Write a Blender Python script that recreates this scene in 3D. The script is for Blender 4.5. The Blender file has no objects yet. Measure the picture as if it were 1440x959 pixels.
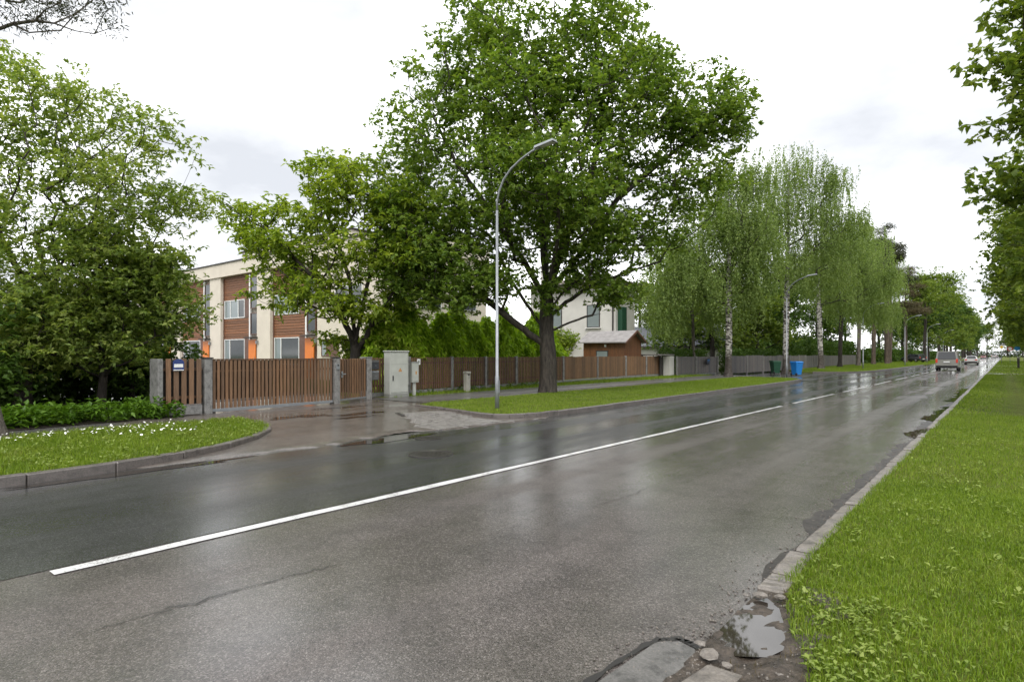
import bpy, bmesh, math, random
import numpy as np
R = math.radians
S = bpy.context.scene
COL = S.collection

# ------------------------------------------------------------------ camera, sky, sun, exposure
TH = R(39.19)                                   # the camera is turned this far to the left of the road
cam_d = bpy.data.cameras.new('camera')
cam_d.sensor_width = 36.0
cam_d.lens = 21.25
cam_d.shift_y = 0.01354
cam_d.clip_start = 0.05
cam_d.clip_end = 5000
cam = bpy.data.objects.new('camera', cam_d)
cam.location = (0, 0, 1.6)
cam.rotation_euler = (R(90), 0, TH)
COL.objects.link(cam)
S.camera = cam

CZ = 2.9
SUN_EL, SUN_AZ = 52.0, 150.0                    # degrees; azimuth measured from +Y towards +X
w = bpy.data.worlds.new('World'); S.world = w; w.use_nodes = True
nt = w.node_tree; nt.nodes.clear()
def wn(t, **k):
    n = nt.nodes.new(t)
    for a, b in k.items(): setattr(n, a, b)
    return n
o_ = wn('ShaderNodeOutputWorld'); bg = wn('ShaderNodeBackground'); bg.inputs['Strength'].default_value = 0.1
sky = wn('ShaderNodeTexSky', sky_type='NISHITA', sun_disc=False)
sky.sun_elevation = R(SUN_EL); sky.sun_rotation = R(SUN_AZ)
tc = wn('ShaderNodeTexCoord'); sep = wn('ShaderNodeSeparateXYZ')
nt.links.new(tc.outputs['Generated'], sep.inputs[0])
zz = wn('ShaderNodeMath', operation='MAXIMUM'); nt.links.new(sep.outputs['Z'], zz.inputs[0]); zz.inputs[1].default_value = 0.0
za = wn('ShaderNodeMath', operation='ADD'); nt.links.new(zz.outputs[0], za.inputs[0]); za.inputs[1].default_value = 0.22
dx = wn('ShaderNodeMath', operation='DIVIDE'); dy = wn('ShaderNodeMath', operation='DIVIDE')
nt.links.new(sep.outputs['X'], dx.inputs[0]); nt.links.new(za.outputs[0], dx.inputs[1])
nt.links.new(sep.outputs['Y'], dy.inputs[0]); nt.links.new(za.outputs[0], dy.inputs[1])
cmb = wn('ShaderNodeCombineXYZ'); nt.links.new(dx.outputs[0], cmb.inputs[0]); nt.links.new(dy.outputs[0], cmb.inputs[1])
cmb.inputs[2].default_value = CZ
cn = wn('ShaderNodeTexNoise'); cn.inputs['Scale'].default_value = 0.8; cn.inputs['Detail'].default_value = 7; cn.inputs['Roughness'].default_value = 0.55
nt.links.new(cmb.outputs[0], cn.inputs['Vector'])
cr = wn('ShaderNodeValToRGB')
cr.color_ramp.elements[0].position = 0.36; cr.color_ramp.elements[0].color = (6.4, 6.6, 7.0, 1)
cr.color_ramp.elements[1].position = 0.57; cr.color_ramp.elements[1].color = (19.0, 19.1, 19.3, 1)
e = cr.color_ramp.elements.new(0.46); e.color = (8.6, 8.75, 9.0, 1)
nt.links.new(cn.outputs['Fac'], cr.inputs[0])
mx = wn('ShaderNodeMixRGB'); mx.inputs[0].default_value = 0.92
nt.links.new(sky.outputs[0], mx.inputs[1]); nt.links.new(cr.outputs[0], mx.inputs[2])
nt.links.new(mx.outputs[0], bg.inputs['Color']); nt.links.new(bg.outputs[0], o_.inputs['Surface'])

sun_d = bpy.data.lights.new('sun', 'SUN'); sun_d.energy = 1.5; sun_d.angle = R(20); sun_d.color = (1.0, 0.96, 0.9)
sun = bpy.data.objects.new('sun', sun_d); COL.objects.link(sun)
sun.rotation_euler = (R(90 - SUN_EL), 0, R(180 - SUN_AZ))
sun.location = (20, -20, 40)

S.view_settings.view_transform = 'Standard'; S.view_settings.look = 'None'
S.view_settings.exposure = 0.42; S.view_settings.gamma = 1.0; S.view_settings.use_curve_mapping = False
S.cycles.max_bounces = 6; S.cycles.diffuse_bounces = 3; S.cycles.glossy_bounces = 3
S.cycles.transmission_bounces = 3; S.cycles.caustics_reflective = False; S.cycles.caustics_refractive = False
S.cycles.use_denoising = True

# ------------------------------------------------------------------ material helper
class NT:
    def __init__(self, name):
        self.m = bpy.data.materials.new(name); self.m.use_nodes = True
        self.t = self.m.node_tree; self.t.nodes.clear()
        self.out = self.n('ShaderNodeOutputMaterial')
    def n(self, t, **k):
        x = self.t.nodes.new(t)
        for a, b in k.items(): setattr(x, a, b)
        return x
    def l(self, a, b): self.t.links.new(a, b)
    def pos(self, scale=(1, 1, 1), obj=False):
        if obj:
            s = self.n('ShaderNodeTexCoord').outputs['Object']
        else:
            s = self.n('ShaderNodeNewGeometry').outputs['Position']
        v = self.n('ShaderNodeVectorMath', operation='MULTIPLY'); v.inputs[1].default_value = scale
        self.l(s, v.inputs[0]); return v.outputs[0]
    def noise(self, scale, detail=4, rough=.55, vec=None, out='Fac'):
        x = self.n('ShaderNodeTexNoise'); x.inputs['Scale'].default_value = scale; x.inputs['Detail'].default_value = detail
        x.inputs['Roughness'].default_value = rough
        if vec is not None: self.l(vec, x.inputs['Vector'])
        return x.outputs[out]
    def ramp(self, fac, stops):
        x = self.n('ShaderNodeValToRGB'); el = x.color_ramp.elements
        el[0].position, el[0].color = stops[0][0], (*stops[0][1], 1) if not np.isscalar(stops[0][1]) else (stops[0][1],) * 3 + (1,)
        el[1].position, el[1].color = stops[-1][0], (*stops[-1][1], 1) if not np.isscalar(stops[-1][1]) else (stops[-1][1],) * 3 + (1,)
        for p, c in stops[1:-1]:
            k = el.new(p); k.color = (*c, 1) if not np.isscalar(c) else (c,) * 3 + (1,)
        self.l(fac, x.inputs[0]); return x.outputs[0]
    def mix(self, fac, a, b, mode='MIX'):
        x = self.n('ShaderNodeMixRGB', blend_type=mode)
        for i, v in ((0, fac), (1, a), (2, b)):
            if hasattr(v, 'links'): self.l(v, x.inputs[i])
            elif i == 0: x.inputs[0].default_value = v
            else: x.inputs[i].default_value = (*v, 1)
        return x.outputs[0]
    def math(self, op, a, b=0.0):
        x = self.n('ShaderNodeMath', operation=op)
        for i, v in ((0, a), (1, b)):
            if hasattr(v, 'links'): self.l(v, x.inputs[i])
            else: x.inputs[i].default_value = v
        return x.outputs[0]
    def bump(self, h, strength=.3, dist=.01, normal=None):
        x = self.n('ShaderNodeBump'); x.inputs['Strength'].default_value = strength; x.inputs['Distance'].default_value = dist
        self.l(h, x.inputs['Height'])
        if normal is not None: self.l(normal, x.inputs['Normal'])
        return x.outputs[0]
    def bsdf(self, col, rough=.6, spec=.5, metal=0, normal=None, coat=None, coat_rough=.1, coat_normal=None, emit=None):
        b = self.n('ShaderNodeBsdfPrincipled')
        def put(k, v):
            if hasattr(v, 'links'): self.l(v, b.inputs[k])
            elif isinstance(v, tuple): b.inputs[k].default_value = (*v, 1)
            else: b.inputs[k].default_value = v
        put('Base Color', col); put('Roughness', rough); put('Specular IOR Level', spec); put('Metallic', metal)
        if normal is not None: self.l(normal, b.inputs['Normal'])
        if coat is not None:
            put('Coat Weight', coat); put('Coat Roughness', coat_rough); b.inputs['Coat IOR'].default_value = 1.75
            if coat_normal is not None: self.l(coat_normal, b.inputs['Coat Normal'])
        if emit is not None:
            put('Emission Color', emit[0]); put('Emission Strength', emit[1])
        self.l(b.outputs[0], self.out.inputs['Surface']); return b

def simple(name, col, rough=.6, spec=.5, metal=0, var=.12, nscale=6, bump=.15, bscale=60, objrand=0.0):
    m = NT(name)
    n1 = m.noise(nscale, 5, .6, m.pos(obj=False))
    lo = tuple(max(0, c * (1 - var)) for c in col); hi = tuple(min(1, c * (1 + var)) for c in col)
    c = m.ramp(n1, [(.3, lo), (.7, hi)])
    if objrand:
        r = m.n('ShaderNodeObjectInfo').outputs['Random']
        c = m.mix(1.0, c, m.ramp(r, [(0, 1 - objrand), (1, 1.0)]), 'MULTIPLY')
    nb = m.bump(m.noise(bscale, 3, .6, m.pos()), bump, .005)
    rr = m.ramp(n1, [(.3, min(1, rough * 1.15)), (.7, rough * .85)])
    m.bsdf(c, rr, spec, metal, nb)
    return m.m

def leaf_mat(name, dark, mid, light, trans=.35, rough=.42, spec=.35, clump=.55):
    m = NT(name)
    ri = m.n('ShaderNodeNewGeometry').outputs['Random Per Island']
    cl = m.noise(clump * 1.4, 4, .6, m.pos())
    f = m.math('ADD', m.math('MULTIPLY', ri, .42), m.math('MULTIPLY', cl, .72))
    c = m.ramp(f, [(.2, dark), (.55, mid), (.95, light)])
    b = m.bsdf(c, rough, spec)
    tr = m.n('ShaderNodeBsdfTranslucent')
    m.l(m.mix(1.0, c, (1.25, 1.3, .55), 'MULTIPLY'), tr.inputs['Color'])
    ms = m.n('ShaderNodeMixShader'); ms.inputs[0].default_value = trans
    m.l(b.outputs[0], ms.inputs[1]); m.l(tr.outputs[0], ms.inputs[2]); m.l(ms.outputs[0], m.out.inputs['Surface'])
    return m.m

M = {}
# --- wet road -------------------------------------------------------------------------------
def asphalt(name, lo, hi, speck, wetlo, wethi, streak=1.0, grain=120):
    m = NT(name)
    p = m.pos()
    g = m.n('ShaderNodeTexVoronoi'); g.inputs['Scale'].default_value = grain; m.l(p, g.inputs['Vector'])
    gcol = m.n('ShaderNodeSeparateColor'); m.l(g.outputs['Color'], gcol.inputs[0])
    big = m.math('ADD', m.math('MULTIPLY', m.noise(.55, 6, .65, m.pos((1, .45, 1))), .6), m.math('MULTIPLY', m.noise(1.0, 4, .6, m.pos((1.7 * streak, .07, 1))), .4))
    base = m.ramp(big, [(.34, lo), (.64, hi)])
    base = m.mix(m.ramp(gcol.outputs[0], [(.62, 0.0), (.99, .85)]), base, speck)
    base = m.mix(m.ramp(gcol.outputs[1], [(.70, 0.0), (.98, .8)]), base, tuple(x * .45 for x in lo))
    base = m.mix(1.0, base, m.ramp(m.noise(30, 4, .75, p), [(.3, .6), (.72, 1.15)]), 'MULTIPLY')
    base = m.mix(1.0, base, m.ramp(m.noise(2.3, 5, .7, p), [(.34, .68), (.55, 1.0)]), 'MULTIPLY')
    # wet film: long streaks in the wheel tracks, broken up
    st = m.noise(1.0, 4, .6, m.pos((1.5 * streak, .07, 1)))
    st2 = m.noise(1.0, 6, .7, m.pos((.9, .30, 1)))
    wet = m.math('ADD', m.math('MULTIPLY', st, .55), m.math('MULTIPLY', st2, .45))
    sx = m.n('ShaderNodeSeparateXYZ'); m.l(p, sx.inputs[0])
    trk = m.math('SINE', m.math('ADD', m.math('MULTIPLY', sx.outputs['X'], 3.5), m.math('MULTIPLY', m.noise(.5, 3, .6, m.pos((1, .2, 1))), 3.0)))
    wet = m.math('ADD', wet, m.math('MULTIPLY', trk, .085 * min(1, streak)))
    coat = m.ramp(wet, [(.36, wetlo), (.60, wethi)])
    crough = m.ramp(wet, [(.36, .24), (.47, .11), (.58, .04)])
    h = m.math('ADD', m.math('MULTIPLY', g.outputs['Distance'], -.6), m.math('ADD', m.math('MULTIPLY', m.noise(260, 2, .6, p), .3), m.math('MULTIPLY', m.noise(45, 3, .6, p), .6)))
    nb = m.bump(h, 1.0, .008)
    nc = m.bump(m.math('ADD', h, m.math('MULTIPLY', m.noise(9, 3, .5, p), .4)), .14, .005)
    m.bsdf(base, .5, .45, 0, nb, coat, crough, nc)
    return m.m
M['asphalt_old'] = asphalt('wet_old_asphalt', (.064, .053, .049), (.134, .114, .104), (.27, .242, .225), .40, 1.0)
M['asphalt_dark'] = asphalt('wet_dark_asphalt', (.010, .010, .011), (.026, .026, .026), (.15, .148, .145), .40, 1.0)
M['asphalt_drive'] = asphalt('wet_sandy_asphalt', (.075, .060, .050), (.15, .125, .105), (.21, .18, .155), .15, .8, .35, 80)
M['asphalt_walk'] = asphalt('damp_pavement_asphalt', (.075, .070, .066), (.14, .13, .12), (.2, .19, .18), .1, .6, .5, 80)
M['silt'] = simple('wet_gutter_silt', (.026, .021, .017), .45, .4, 0, .35, 7, .6, 40)  # wet dirt, with the deep shadow along the kerb darkened into its colour
def mud():
    m = NT('wet_mud'); p = m.pos(); n1 = m.noise(14, 6, .7, p); n2 = m.noise(70, 4, .7, p)
    c = m.ramp(n1, [(.3, (.022, .017, .013)), (.5, (.060, .046, .034)), (.72, (.12, .095, .072))])
    c = m.mix(1.0, c, m.ramp(n2, [(.3, .55), (.7, 1.25)]), 'MULTIPLY')
    m.bsdf(c, m.ramp(n1, [(.35, .18), (.6, .6)]), .5, 0, m.bump(m.math('ADD', n1, m.math('MULTIPLY', n2, .4)), .9, .02)); return m.m
M['mud'] = mud()
def water():
    m = NT('puddle_water')
    n = m.bump(m.noise(7, 2, .5, m.pos()), .04, .003)
    m.bsdf((.030, .025, .020), .03, .5, 0, n)
    return m.m
M['water'] = water()
def road_paint():
    m = NT('road_paint'); p = m.pos()
    n = m.math('ADD', m.math('MULTIPLY', m.noise(70, 3, .7, p), .55), m.math('MULTIPLY', m.noise(2.5, 4, .6, p), .45))
    m.bsdf(m.ramp(n, [(.40, (.26, .25, .24)), (.46, (.62, .62, .61)), (.6, (.80, .80, .79))]), .4, .5, 0, m.bump(m.noise(110, 3, .7, p), .5, .004), .5, .15)
    return m.m
M['line'] = road_paint()
M['crack'] = simple('crack_fill', (.022, .020, .018), .5)
def concrete(name, c, coat=.3):
    m = NT(name); p = m.pos()
    n1 = m.noise(7, 7, .72, p); n2 = m.noise(55, 5, .75, p)
    col = m.ramp(n1, [(.34, tuple(x * .45 for x in c)), (.5, c), (.75, tuple(min(1, x * 1.25) for x in c))])
    col = m.mix(1.0, col, m.ramp(n2, [(.3, .55), (.7, 1.2)]), 'MULTIPLY')
    m.bsdf(col, .62, .45, 0, m.bump(n2, .8, .008), coat, .25)
    return m.m
M['kerb'] = concrete('kerb_concrete', (.185, .162, .138), .35)
M['kerb_dark'] = concrete('wet_kerb_concrete', (.115, .098, .088), .55)
M['post_conc'] = concrete('post_concrete', (.23, .225, .215), .1)
M['sett'] = concrete('paving_concrete', (.20, .185, .17), .6)
M['slab'] = concrete('gutter_concrete', (.14, .133, .125), .6)
# --- vegetation -----------------------------------------------------------------------------
def lawn(name, a, b, c):
    m = NT(name); p = m.pos()
    f = m.math('ADD', m.math('MULTIPLY', m.noise(1.1, 5, .6, p), .6), m.math('MULTIPLY', m.noise(26, 4, .7, p), .4))
    m.bsdf(m.ramp(f, [(.3, a), (.5, b), (.7, c)]), .8, .2, 0, m.bump(m.noise(60, 3, .7, p), .8, .03))
    return m.m
M['lawn'] = lawn('lawn_ground', (.050, .058, .008), (.095, .12, .012), (.135, .16, .018))
def blade_mat():
    m = NT('grass_blades'); ri = m.n('ShaderNodeNewGeometry').outputs['Random Per Island']; p = m.pos()
    f = m.math('ADD', m.math('MULTIPLY', ri, .55), m.math('MULTIPLY', m.noise(.9, 5, .65, p), .55))
    c = m.ramp(f, [(.25, (.070, .122, .008)), (.55, (.145, .228, .014)), (.85, (.265, .345, .045))])
    dry = m.math('MULTIPLY', m.ramp(m.noise(.7, 4, .6, m.pos((1.3, 1, 1))), [(.50, .03), (.70, .55)]), m.ramp(m.math('FRACT', m.math('MULTIPLY', ri, 7.31)), [(.3, 0.0), (1, 1.0)]))
    c = m.mix(dry, c, (.30, .27, .10))
    b = m.bsdf(c, .42, .3); tr = m.n('ShaderNodeBsdfTranslucent'); m.l(m.mix(1.0, c, (1.2, 1.3, .55), 'MULTIPLY'), tr.inputs['Color'])
    ms = m.n('ShaderNodeMixShader'); ms.inputs[0].default_value = .35; m.l(b.outputs[0], ms.inputs[1]); m.l(tr.outputs[0], ms.inputs[2]); m.l(ms.outputs[0], m.out.inputs['Surface'])
    return m.m
M['blade'] = blade_mat()
M['far_ground'] = lawn('meadow_ground', (.035, .05, .012), (.06, .085, .018), (.08, .11, .024))
M['soil'] = simple('bed_soil', (.030, .023, .017), .8, .3, 0, .4, 4, .5, 30)
M['weed'] = leaf_mat('weed_leaves', (.10, .15, .018), (.19, .26, .04), (.32, .37, .10), .3, .4, .35, 2)
M['cover'] = leaf_mat('ground_cover_leaves', (0.037, 0.090, 0.008), (0.088, 0.180, 0.016), (0.163, 0.276, 0.030), .3, .4, .3, 1.2)
M['petal'] = simple('daisy_petals', (.85, .85, .80), .6, .3, 0, .05)
M['leaf_oak'] = leaf_mat('oak_leaves', (0.064, 0.117, 0.022), (0.143, 0.227, 0.038), (0.299, 0.372, 0.078), .45, .5, .25)
M['leaf_cherry'] = leaf_mat('fine_leaves', (0.107, 0.177, 0.041), (0.217, 0.294, 0.070), (0.463, 0.507, 0.150), .45, .5, .25)
M['leaf_chestnut'] = leaf_mat('chestnut_leaves', (0.095, 0.154, 0.023), (0.213, 0.296, 0.040), (0.465, 0.529, 0.081), .45, .5, .25)
M['leaf_hedge'] = leaf_mat('hedge_leaves', (0.115, 0.205, 0.013), (0.259, 0.410, 0.025), (0.499, 0.649, 0.055), .45, .5, .25)
M['leaf_birch'] = leaf_mat('birch_leaves', (0.091, 0.146, 0.038), (0.184, 0.259, 0.072), (0.327, 0.402, 0.134), .45, .5, .25)
M['leaf_lime'] = leaf_mat('lime_leaves', (0.065, 0.114, 0.021), (0.146, 0.211, 0.038), (0.283, 0.332, 0.069), .45, .5, .25)
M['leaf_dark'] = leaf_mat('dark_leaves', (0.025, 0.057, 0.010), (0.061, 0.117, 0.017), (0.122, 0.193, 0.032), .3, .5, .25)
M['leaf_pine'] = leaf_mat('pine_needles', (.022, .036, .014), (.050, .062, .024), (.10, .085, .04), .12, .5, .25)
M['leaf_rust'] = leaf_mat('rusty_pine_needles', (.060, .054, .030), (.115, .095, .052), (.17, .14, .075), .12, .5, .25)
def bark(name, a, b, scale=9):
    m = NT(name)
    n1 = m.noise(scale, 6, .7, m.pos((1, 1, .22)))
    c = m.ramp(n1, [(.34, a), (.68, b)])
    m.bsdf(c, .7, .35, 0, m.bump(n1, .9, .05))
    return m.m
M['bark_oak'] = bark('oak_bark', (.012, .010, .008), (.085, .070, .056), 11)
M['bark_dark'] = bark('dark_bark', (.012, .010, .008), (.060, .048, .038), 12)
M['bark_grey'] = bark('grey_bark', (.045, .038, .032), (.19, .165, .14), 10)
M['bark_pine'] = bark('pine_bark', (.035, .026, .020), (.15, .11, .085), 8)
def birch_bark():
    m = NT('birch_bark'); p = m.pos()
    z = m.n('ShaderNodeSeparateXYZ'); m.l(m.n('ShaderNodeTexCoord').outputs['Object'], z.inputs[0])
    n1 = m.noise(3.2, 5, .7, m.pos((1.0, 1.0, 2.6)))
    n2 = m.noise(2.2, 3, .6, m.pos((.8, .8, .5)))
    white = m.ramp(m.noise(8, 4, .6, p), [(.3, (.34, .315, .28)), (.7, (.62, .60, .56))])
    c = m.mix(m.ramp(n1, [(.46, 0.0), (.53, 1.0)]), white, (.035, .030, .026))
    low = m.math('SUBTRACT', 1.0, m.math('MULTIPLY', z.outputs['Z'], .42))
    lowf = m.ramp(m.math('ADD', low, m.math('MULTIPLY', n2, .8)), [(.55, 0.0), (.95, .9)])
    c = m.mix(lowf, c, (.050, .040, .034))
    m.bsdf(c, .6, .35, 0, m.bump(n1, .6, .03))
    return m.m
M['bark_birch'] = birch_bark()
# --- buildings, fences, metal ------------------------------------------------------------------
def wood(name, a, b, rnd=.35, rough=.55, axis=(14, 14, 1.1)):
    m = NT(name)
    n = m.noise(2.2, 5, .65, m.pos(axis))
    c = m.ramp(n, [(.3, a), (.7, b)])
    r = m.n('ShaderNodeObjectInfo').outputs['Random']
    c = m.mix(1.0, c, m.ramp(r, [(0, (1 - rnd, 1 - rnd * .95, 1 - rnd * .8)), (.5, (.9, .88, .86)), (1, (1.12, 1.05, .98))]), 'MULTIPLY')
    m.bsdf(c, rough, .4, 0, m.bump(n, .35, .004))
    return m.m
M['slat'] = wood('brown_slat_wood', (.132, .076, .042), (.250, .150, .088))
M['slat_dark'] = wood('weathered_brown_slat', (.088, .050, .030), (.185, .106, .062))
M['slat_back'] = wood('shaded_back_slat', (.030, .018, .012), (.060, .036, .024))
M['dry'] = leaf_mat('dry_thatch', (.055, .042, .022), (.12, .095, .05), (.22, .18, .10), .2, .6, .2, 3)
M['slat_grey'] = wood('grey_slat_wood', (.10, .095, .095), (.17, .16, .158))
M['cladding'] = wood('cladding_wood', (.17, .072, .036), (.31, .145, .072), .3, .6, (1.5, 8, 10))
M['shed'] = wood('shed_wood', (.105, .048, .023), (.20, .092, .042), .2)
M['cream'] = simple('cream_render', (.66, .60, .51), .85, .2, 0, .06, 1.2, .3, 80)
M['white_wall'] = simple('white_render', (.60, .585, .55), .85, .2, 0, .08, .9, .3, 80)
M['white'] = simple('white_paint', (.78, .78, .77), .4, .5, 0, .04)
M['orange'] = simple('orange_door_paint', (.72, .19, .018), .4, .5, 0, .06)
M['brown_paint'] = simple('brown_panel_paint', (.13, .065, .045), .5, .4, 0, .12)
M['roof_grey'] = simple('grey_roof_felt', (.26, .245, .24), .55, .4, 0, .2, 3, .4, 30)
M['roof_dark'] = simple('dark_roof_tiles', (.085, .09, .105), .4, .5, 0, .2, 4, .3, 20)
M['roof_brown'] = simple('brown_roof_tiles', (.13, .085, .07), .5, .4, 0, .2, 4, .3, 20)
M['trim_dark'] = simple('dark_trim', (.035, .030, .028), .5, .4, 0, .15)
def glass(name, c=(.035, .042, .045), r=.06):
    m = NT(name); m.bsdf(c, r, .8, 0, m.bump(m.noise(1.5, 2, .5, m.pos()), .03, .02)); return m.m
M['glass'] = glass('window_glass'); M['car_glass'] = glass('car_glass', (.018, .020, .022), .08)
M['pane_light'] = glass('curtained_glass', (.20, .24, .245), .10)
M['galv'] = simple('galvanised_steel', (.27, .285, .30), .45, .5, .5, .12, 5, .1, 60)
M['cabinet'] = simple('grey_cabinet_paint', (.37, .38, .345), .5, .4, 0, .1, 3, .15, 90)
M['cabinet_trim'] = simple('cabinet_seam_paint', (.22, .225, .205), .5, .4, 0, .1)
M['pale_post'] = simple('pale_marker_plastic', (.42, .40, .35), .6, .4, 0, .15, 8)
M['box_dark'] = simple('dark_mailbox_metal', (.045, .048, .055), .4, .5, .2, .1)
M['box_grey'] = simple('grey_mailbox_metal', (.13, .13, .13), .4, .5, .3, .1)
M['sign_blue'] = simple('blue_sign_enamel', (.012, .035, .16), .3, .5, 0, .08)
M['sign_white'] = simple('white_sign_enamel', (.75, .76, .75), .3, .5, 0, .05)
M['sign_yellow'] = simple('yellow_sign_enamel', (.75, .50, .03), .35, .5, 0, .08)
M['sign_red'] = simple('red_sign_enamel', (.55, .03, .025), .35, .5, 0, .08)
M['sign_cyan'] = simple('bright_blue_sign', (.02, .22, .55), .35, .5, 0, .08)
M['banner'] = simple('dark_banner', (.018, .026, .055), .4, .5, 0, .3, 12)
M['rust'] = simple('rusty_hazard_sticker', (.42, .22, .08), .6, .4, 0, .3, 30)
M['blue_bin'] = simple('blue_bin_plastic', (.012, .19, .56), .4, .5, 0, .1)
M['green_bin'] = simple('green_bin_plastic', (.010, .060, .030), .45, .5, 0, .1)
M['rubber'] = simple('tyre_rubber', (.018, .018, .019), .7, .3, 0, .2)
M['alloy'] = simple('wheel_alloy', (.35, .35, .36), .35, .5, .7, .1)
M['iron'] = simple('wet_cast_iron', (.050, .046, .042), .35, .5, .4, .3, 20, .5, 60)
M['black'] = simple('black_plastic', (.02, .02, .02), .5, .4, 0, .1)
def paint(name, c, rough=.35, dirt=.2):
    m = NT(name); n = m.noise(3, 5, .6, m.pos())
    m.bsdf(m.ramp(n, [(.3, tuple(x * (1 - dirt) for x in c)), (.7, c)]), rough, .5, 0, None, .7, .12); return m.m
M['car_van'] = paint('dusty_olive_grey_paint', (.21, .205, .175))
M['car_white'] = paint('white_car_paint', (.68, .66, .64)); M['car_black'] = paint('black_car_paint', (.016, .017, .019))
M['car_navy'] = paint('dark_blue_car_paint', (.03, .04, .06)); M['car_silver'] = paint('silver_car_paint', (.42, .43, .45))
M['car_red'] = paint('red_car_paint', (.38, .06, .05))
M['tail'] = simple('tail_light_plastic', (.62, .045, .02), .25, .5, 0, .1)
M['head'] = simple('head_light_plastic', (.65, .66, .66), .15, .5, 0, .05)

# ------------------------------------------------------------------ object helpers
def tag(o, label=None, cat=None, group=None, kind=None):
    if label: o['label'] = label
    if cat: o['category'] = cat
    if group: o['group'] = group
    if kind: o['kind'] = kind
    return o
def link(name, me, mat=None, parent=None, loc=None, rz=None):
    o = bpy.data.objects.new(name, me); COL.objects.link(o)
    if mat is not None and not me.materials: me.materials.append(M[mat] if isinstance(mat, str) else mat)
    if parent is not None: o.parent = parent
    if loc is not None: o.location = loc
    if rz is not None: o.rotation_euler = (0, 0, rz)
    return o
def thing(name, label, cat, loc=(0, 0, 0), rz=0, group=None):
    o = bpy.data.objects.new(name, None); o.empty_display_size = .2; COL.objects.link(o)
    o.location = loc; o.rotation_euler = (0, 0, rz)
    return tag(o, label, cat, group)
def pyd(name, v, f, smooth=False):
    me = bpy.data.meshes.new(name); me.from_pydata([tuple(map(float, p)) for p in v], [], f)
    if smooth: me.polygons.foreach_set('use_smooth', [True] * len(me.polygons))
    me.update(); return me
def tris(name, V, F, smooth=False):
    V = np.ascontiguousarray(V, np.float32).reshape(-1, 3); F = np.ascontiguousarray(F, np.int32).reshape(-1, 3)
    me = bpy.data.meshes.new(name)
    me.vertices.add(len(V)); me.vertices.foreach_set('co', V.ravel())
    me.loops.add(F.size); me.loops.foreach_set('vertex_index', F.ravel())
    me.polygons.add(len(F)); me.polygons.foreach_set('loop_start', np.arange(0, F.size, 3, dtype=np.int32))
    if smooth: me.polygons.foreach_set('use_smooth', np.ones(len(F), bool))
    me.update(calc_edges=True); me.validate(); return me
_bx = {}
def box_me(sx, sy, sz, bev=0.0, name='box'):
    """box centred in x and y, standing on z = 0"""
    k = (round(sx, 4), round(sy, 4), round(sz, 4), bev, name)
    if k in _bx: return _bx[k]
    bm = bmesh.new(); bmesh.ops.create_cube(bm, size=1)
    for v in bm.verts: v.co = ((v.co.x) * sx, v.co.y * sy, (v.co.z + .5) * sz)
    if bev: bmesh.ops.bevel(bm, geom=bm.edges[:], offset=bev, segments=1, affect='EDGES')
    me = bpy.data.meshes.new(name); bm.to_mesh(me); bm.free(); _bx[k] = me; return me
def box(name, sx, sy, sz, mat, parent=None, loc=(0, 0, 0), bev=0.0, rz=0):
    me = box_me(sx, sy, sz, bev, name + '_' + (mat if isinstance(mat, str) else 'm'))
    return link(name, me, mat, parent, loc, rz)
def tube_me(name, pts, rad, n=10, caps=True):
    pts = [np.array(p, float) for p in pts]
    if np.isscalar(rad): rad = [rad] * len(pts)
    V = []; F = []; up = np.array([0, 0, 1.0])
    for i, p in enumerate(pts):
        d = pts[min(i + 1, len(pts) - 1)] - pts[max(i - 1, 0)]; d /= np.linalg.norm(d) + 1e-9
        a = np.cross(d, up) if abs(d[2]) < .95 else np.cross(d, [0, 1, 0]); a /= np.linalg.norm(a) + 1e-9
        b = np.cross(d, a)
        for k in range(n):
            t = 2 * math.pi * k / n; V.append(p + rad[i] * (math.cos(t) * a + math.sin(t) * b))
    for i in range(len(pts) - 1):
        for k in range(n): F.append((i * n + k, i * n + (k + 1) % n, (i + 1) * n + (k + 1) % n, (i + 1) * n + k))
    if caps: F.append(tuple(range(n))[::-1]); F.append(tuple((len(pts) - 1) * n + k for k in range(n)))
    return pyd(name, V, F, True)
def tube(name, pts, rad, mat, parent=None, n=10): return link(name, tube_me(name, pts, rad, n), mat, parent)
def prism_me(name, poly, z0, z1):
    n = len(poly)
    V = [(x, y, z0) for x, y in poly] + [(x, y, z1) for x, y in poly]
    F = [tuple(range(n))[::-1], tuple(range(n, 2 * n))] + [(i, (i + 1) % n, n + (i + 1) % n, n + i) for i in range(n)]
    return pyd(name, V, F)
def hexa(name, pts, mat, parent=None):
    """8 points: 4 bottom (ccw seen from above), 4 top"""
    F = [(3, 2, 1, 0), (4, 5, 6, 7), (0, 1, 5, 4), (1, 2, 6, 5), (2, 3, 7, 6), (3, 0, 4, 7)]
    return link(name, pyd(name, pts, F), mat, parent)
def in_poly(P, poly):
    x, y = P[:, 0], P[:, 1]; r = np.zeros(len(P), bool); n = len(poly)
    for i in range(n):
        x0, y0 = poly[i]; x1, y1 = poly[(i + 1) % n]
        c = ((y0 > y) != (y1 > y))
        with np.errstate(divide='ignore', invalid='ignore'):
            xi = (x1 - x0) * (y - y0) / (y1 - y0 + 1e-12) + x0
        r ^= c & (x < xi)
    return r
def copy_tree(o, parent=None):
    c = o.copy(); COL.objects.link(c); c.parent = parent
    for ch in list(o.children): copy_tree(ch, c)
    return c

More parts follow.
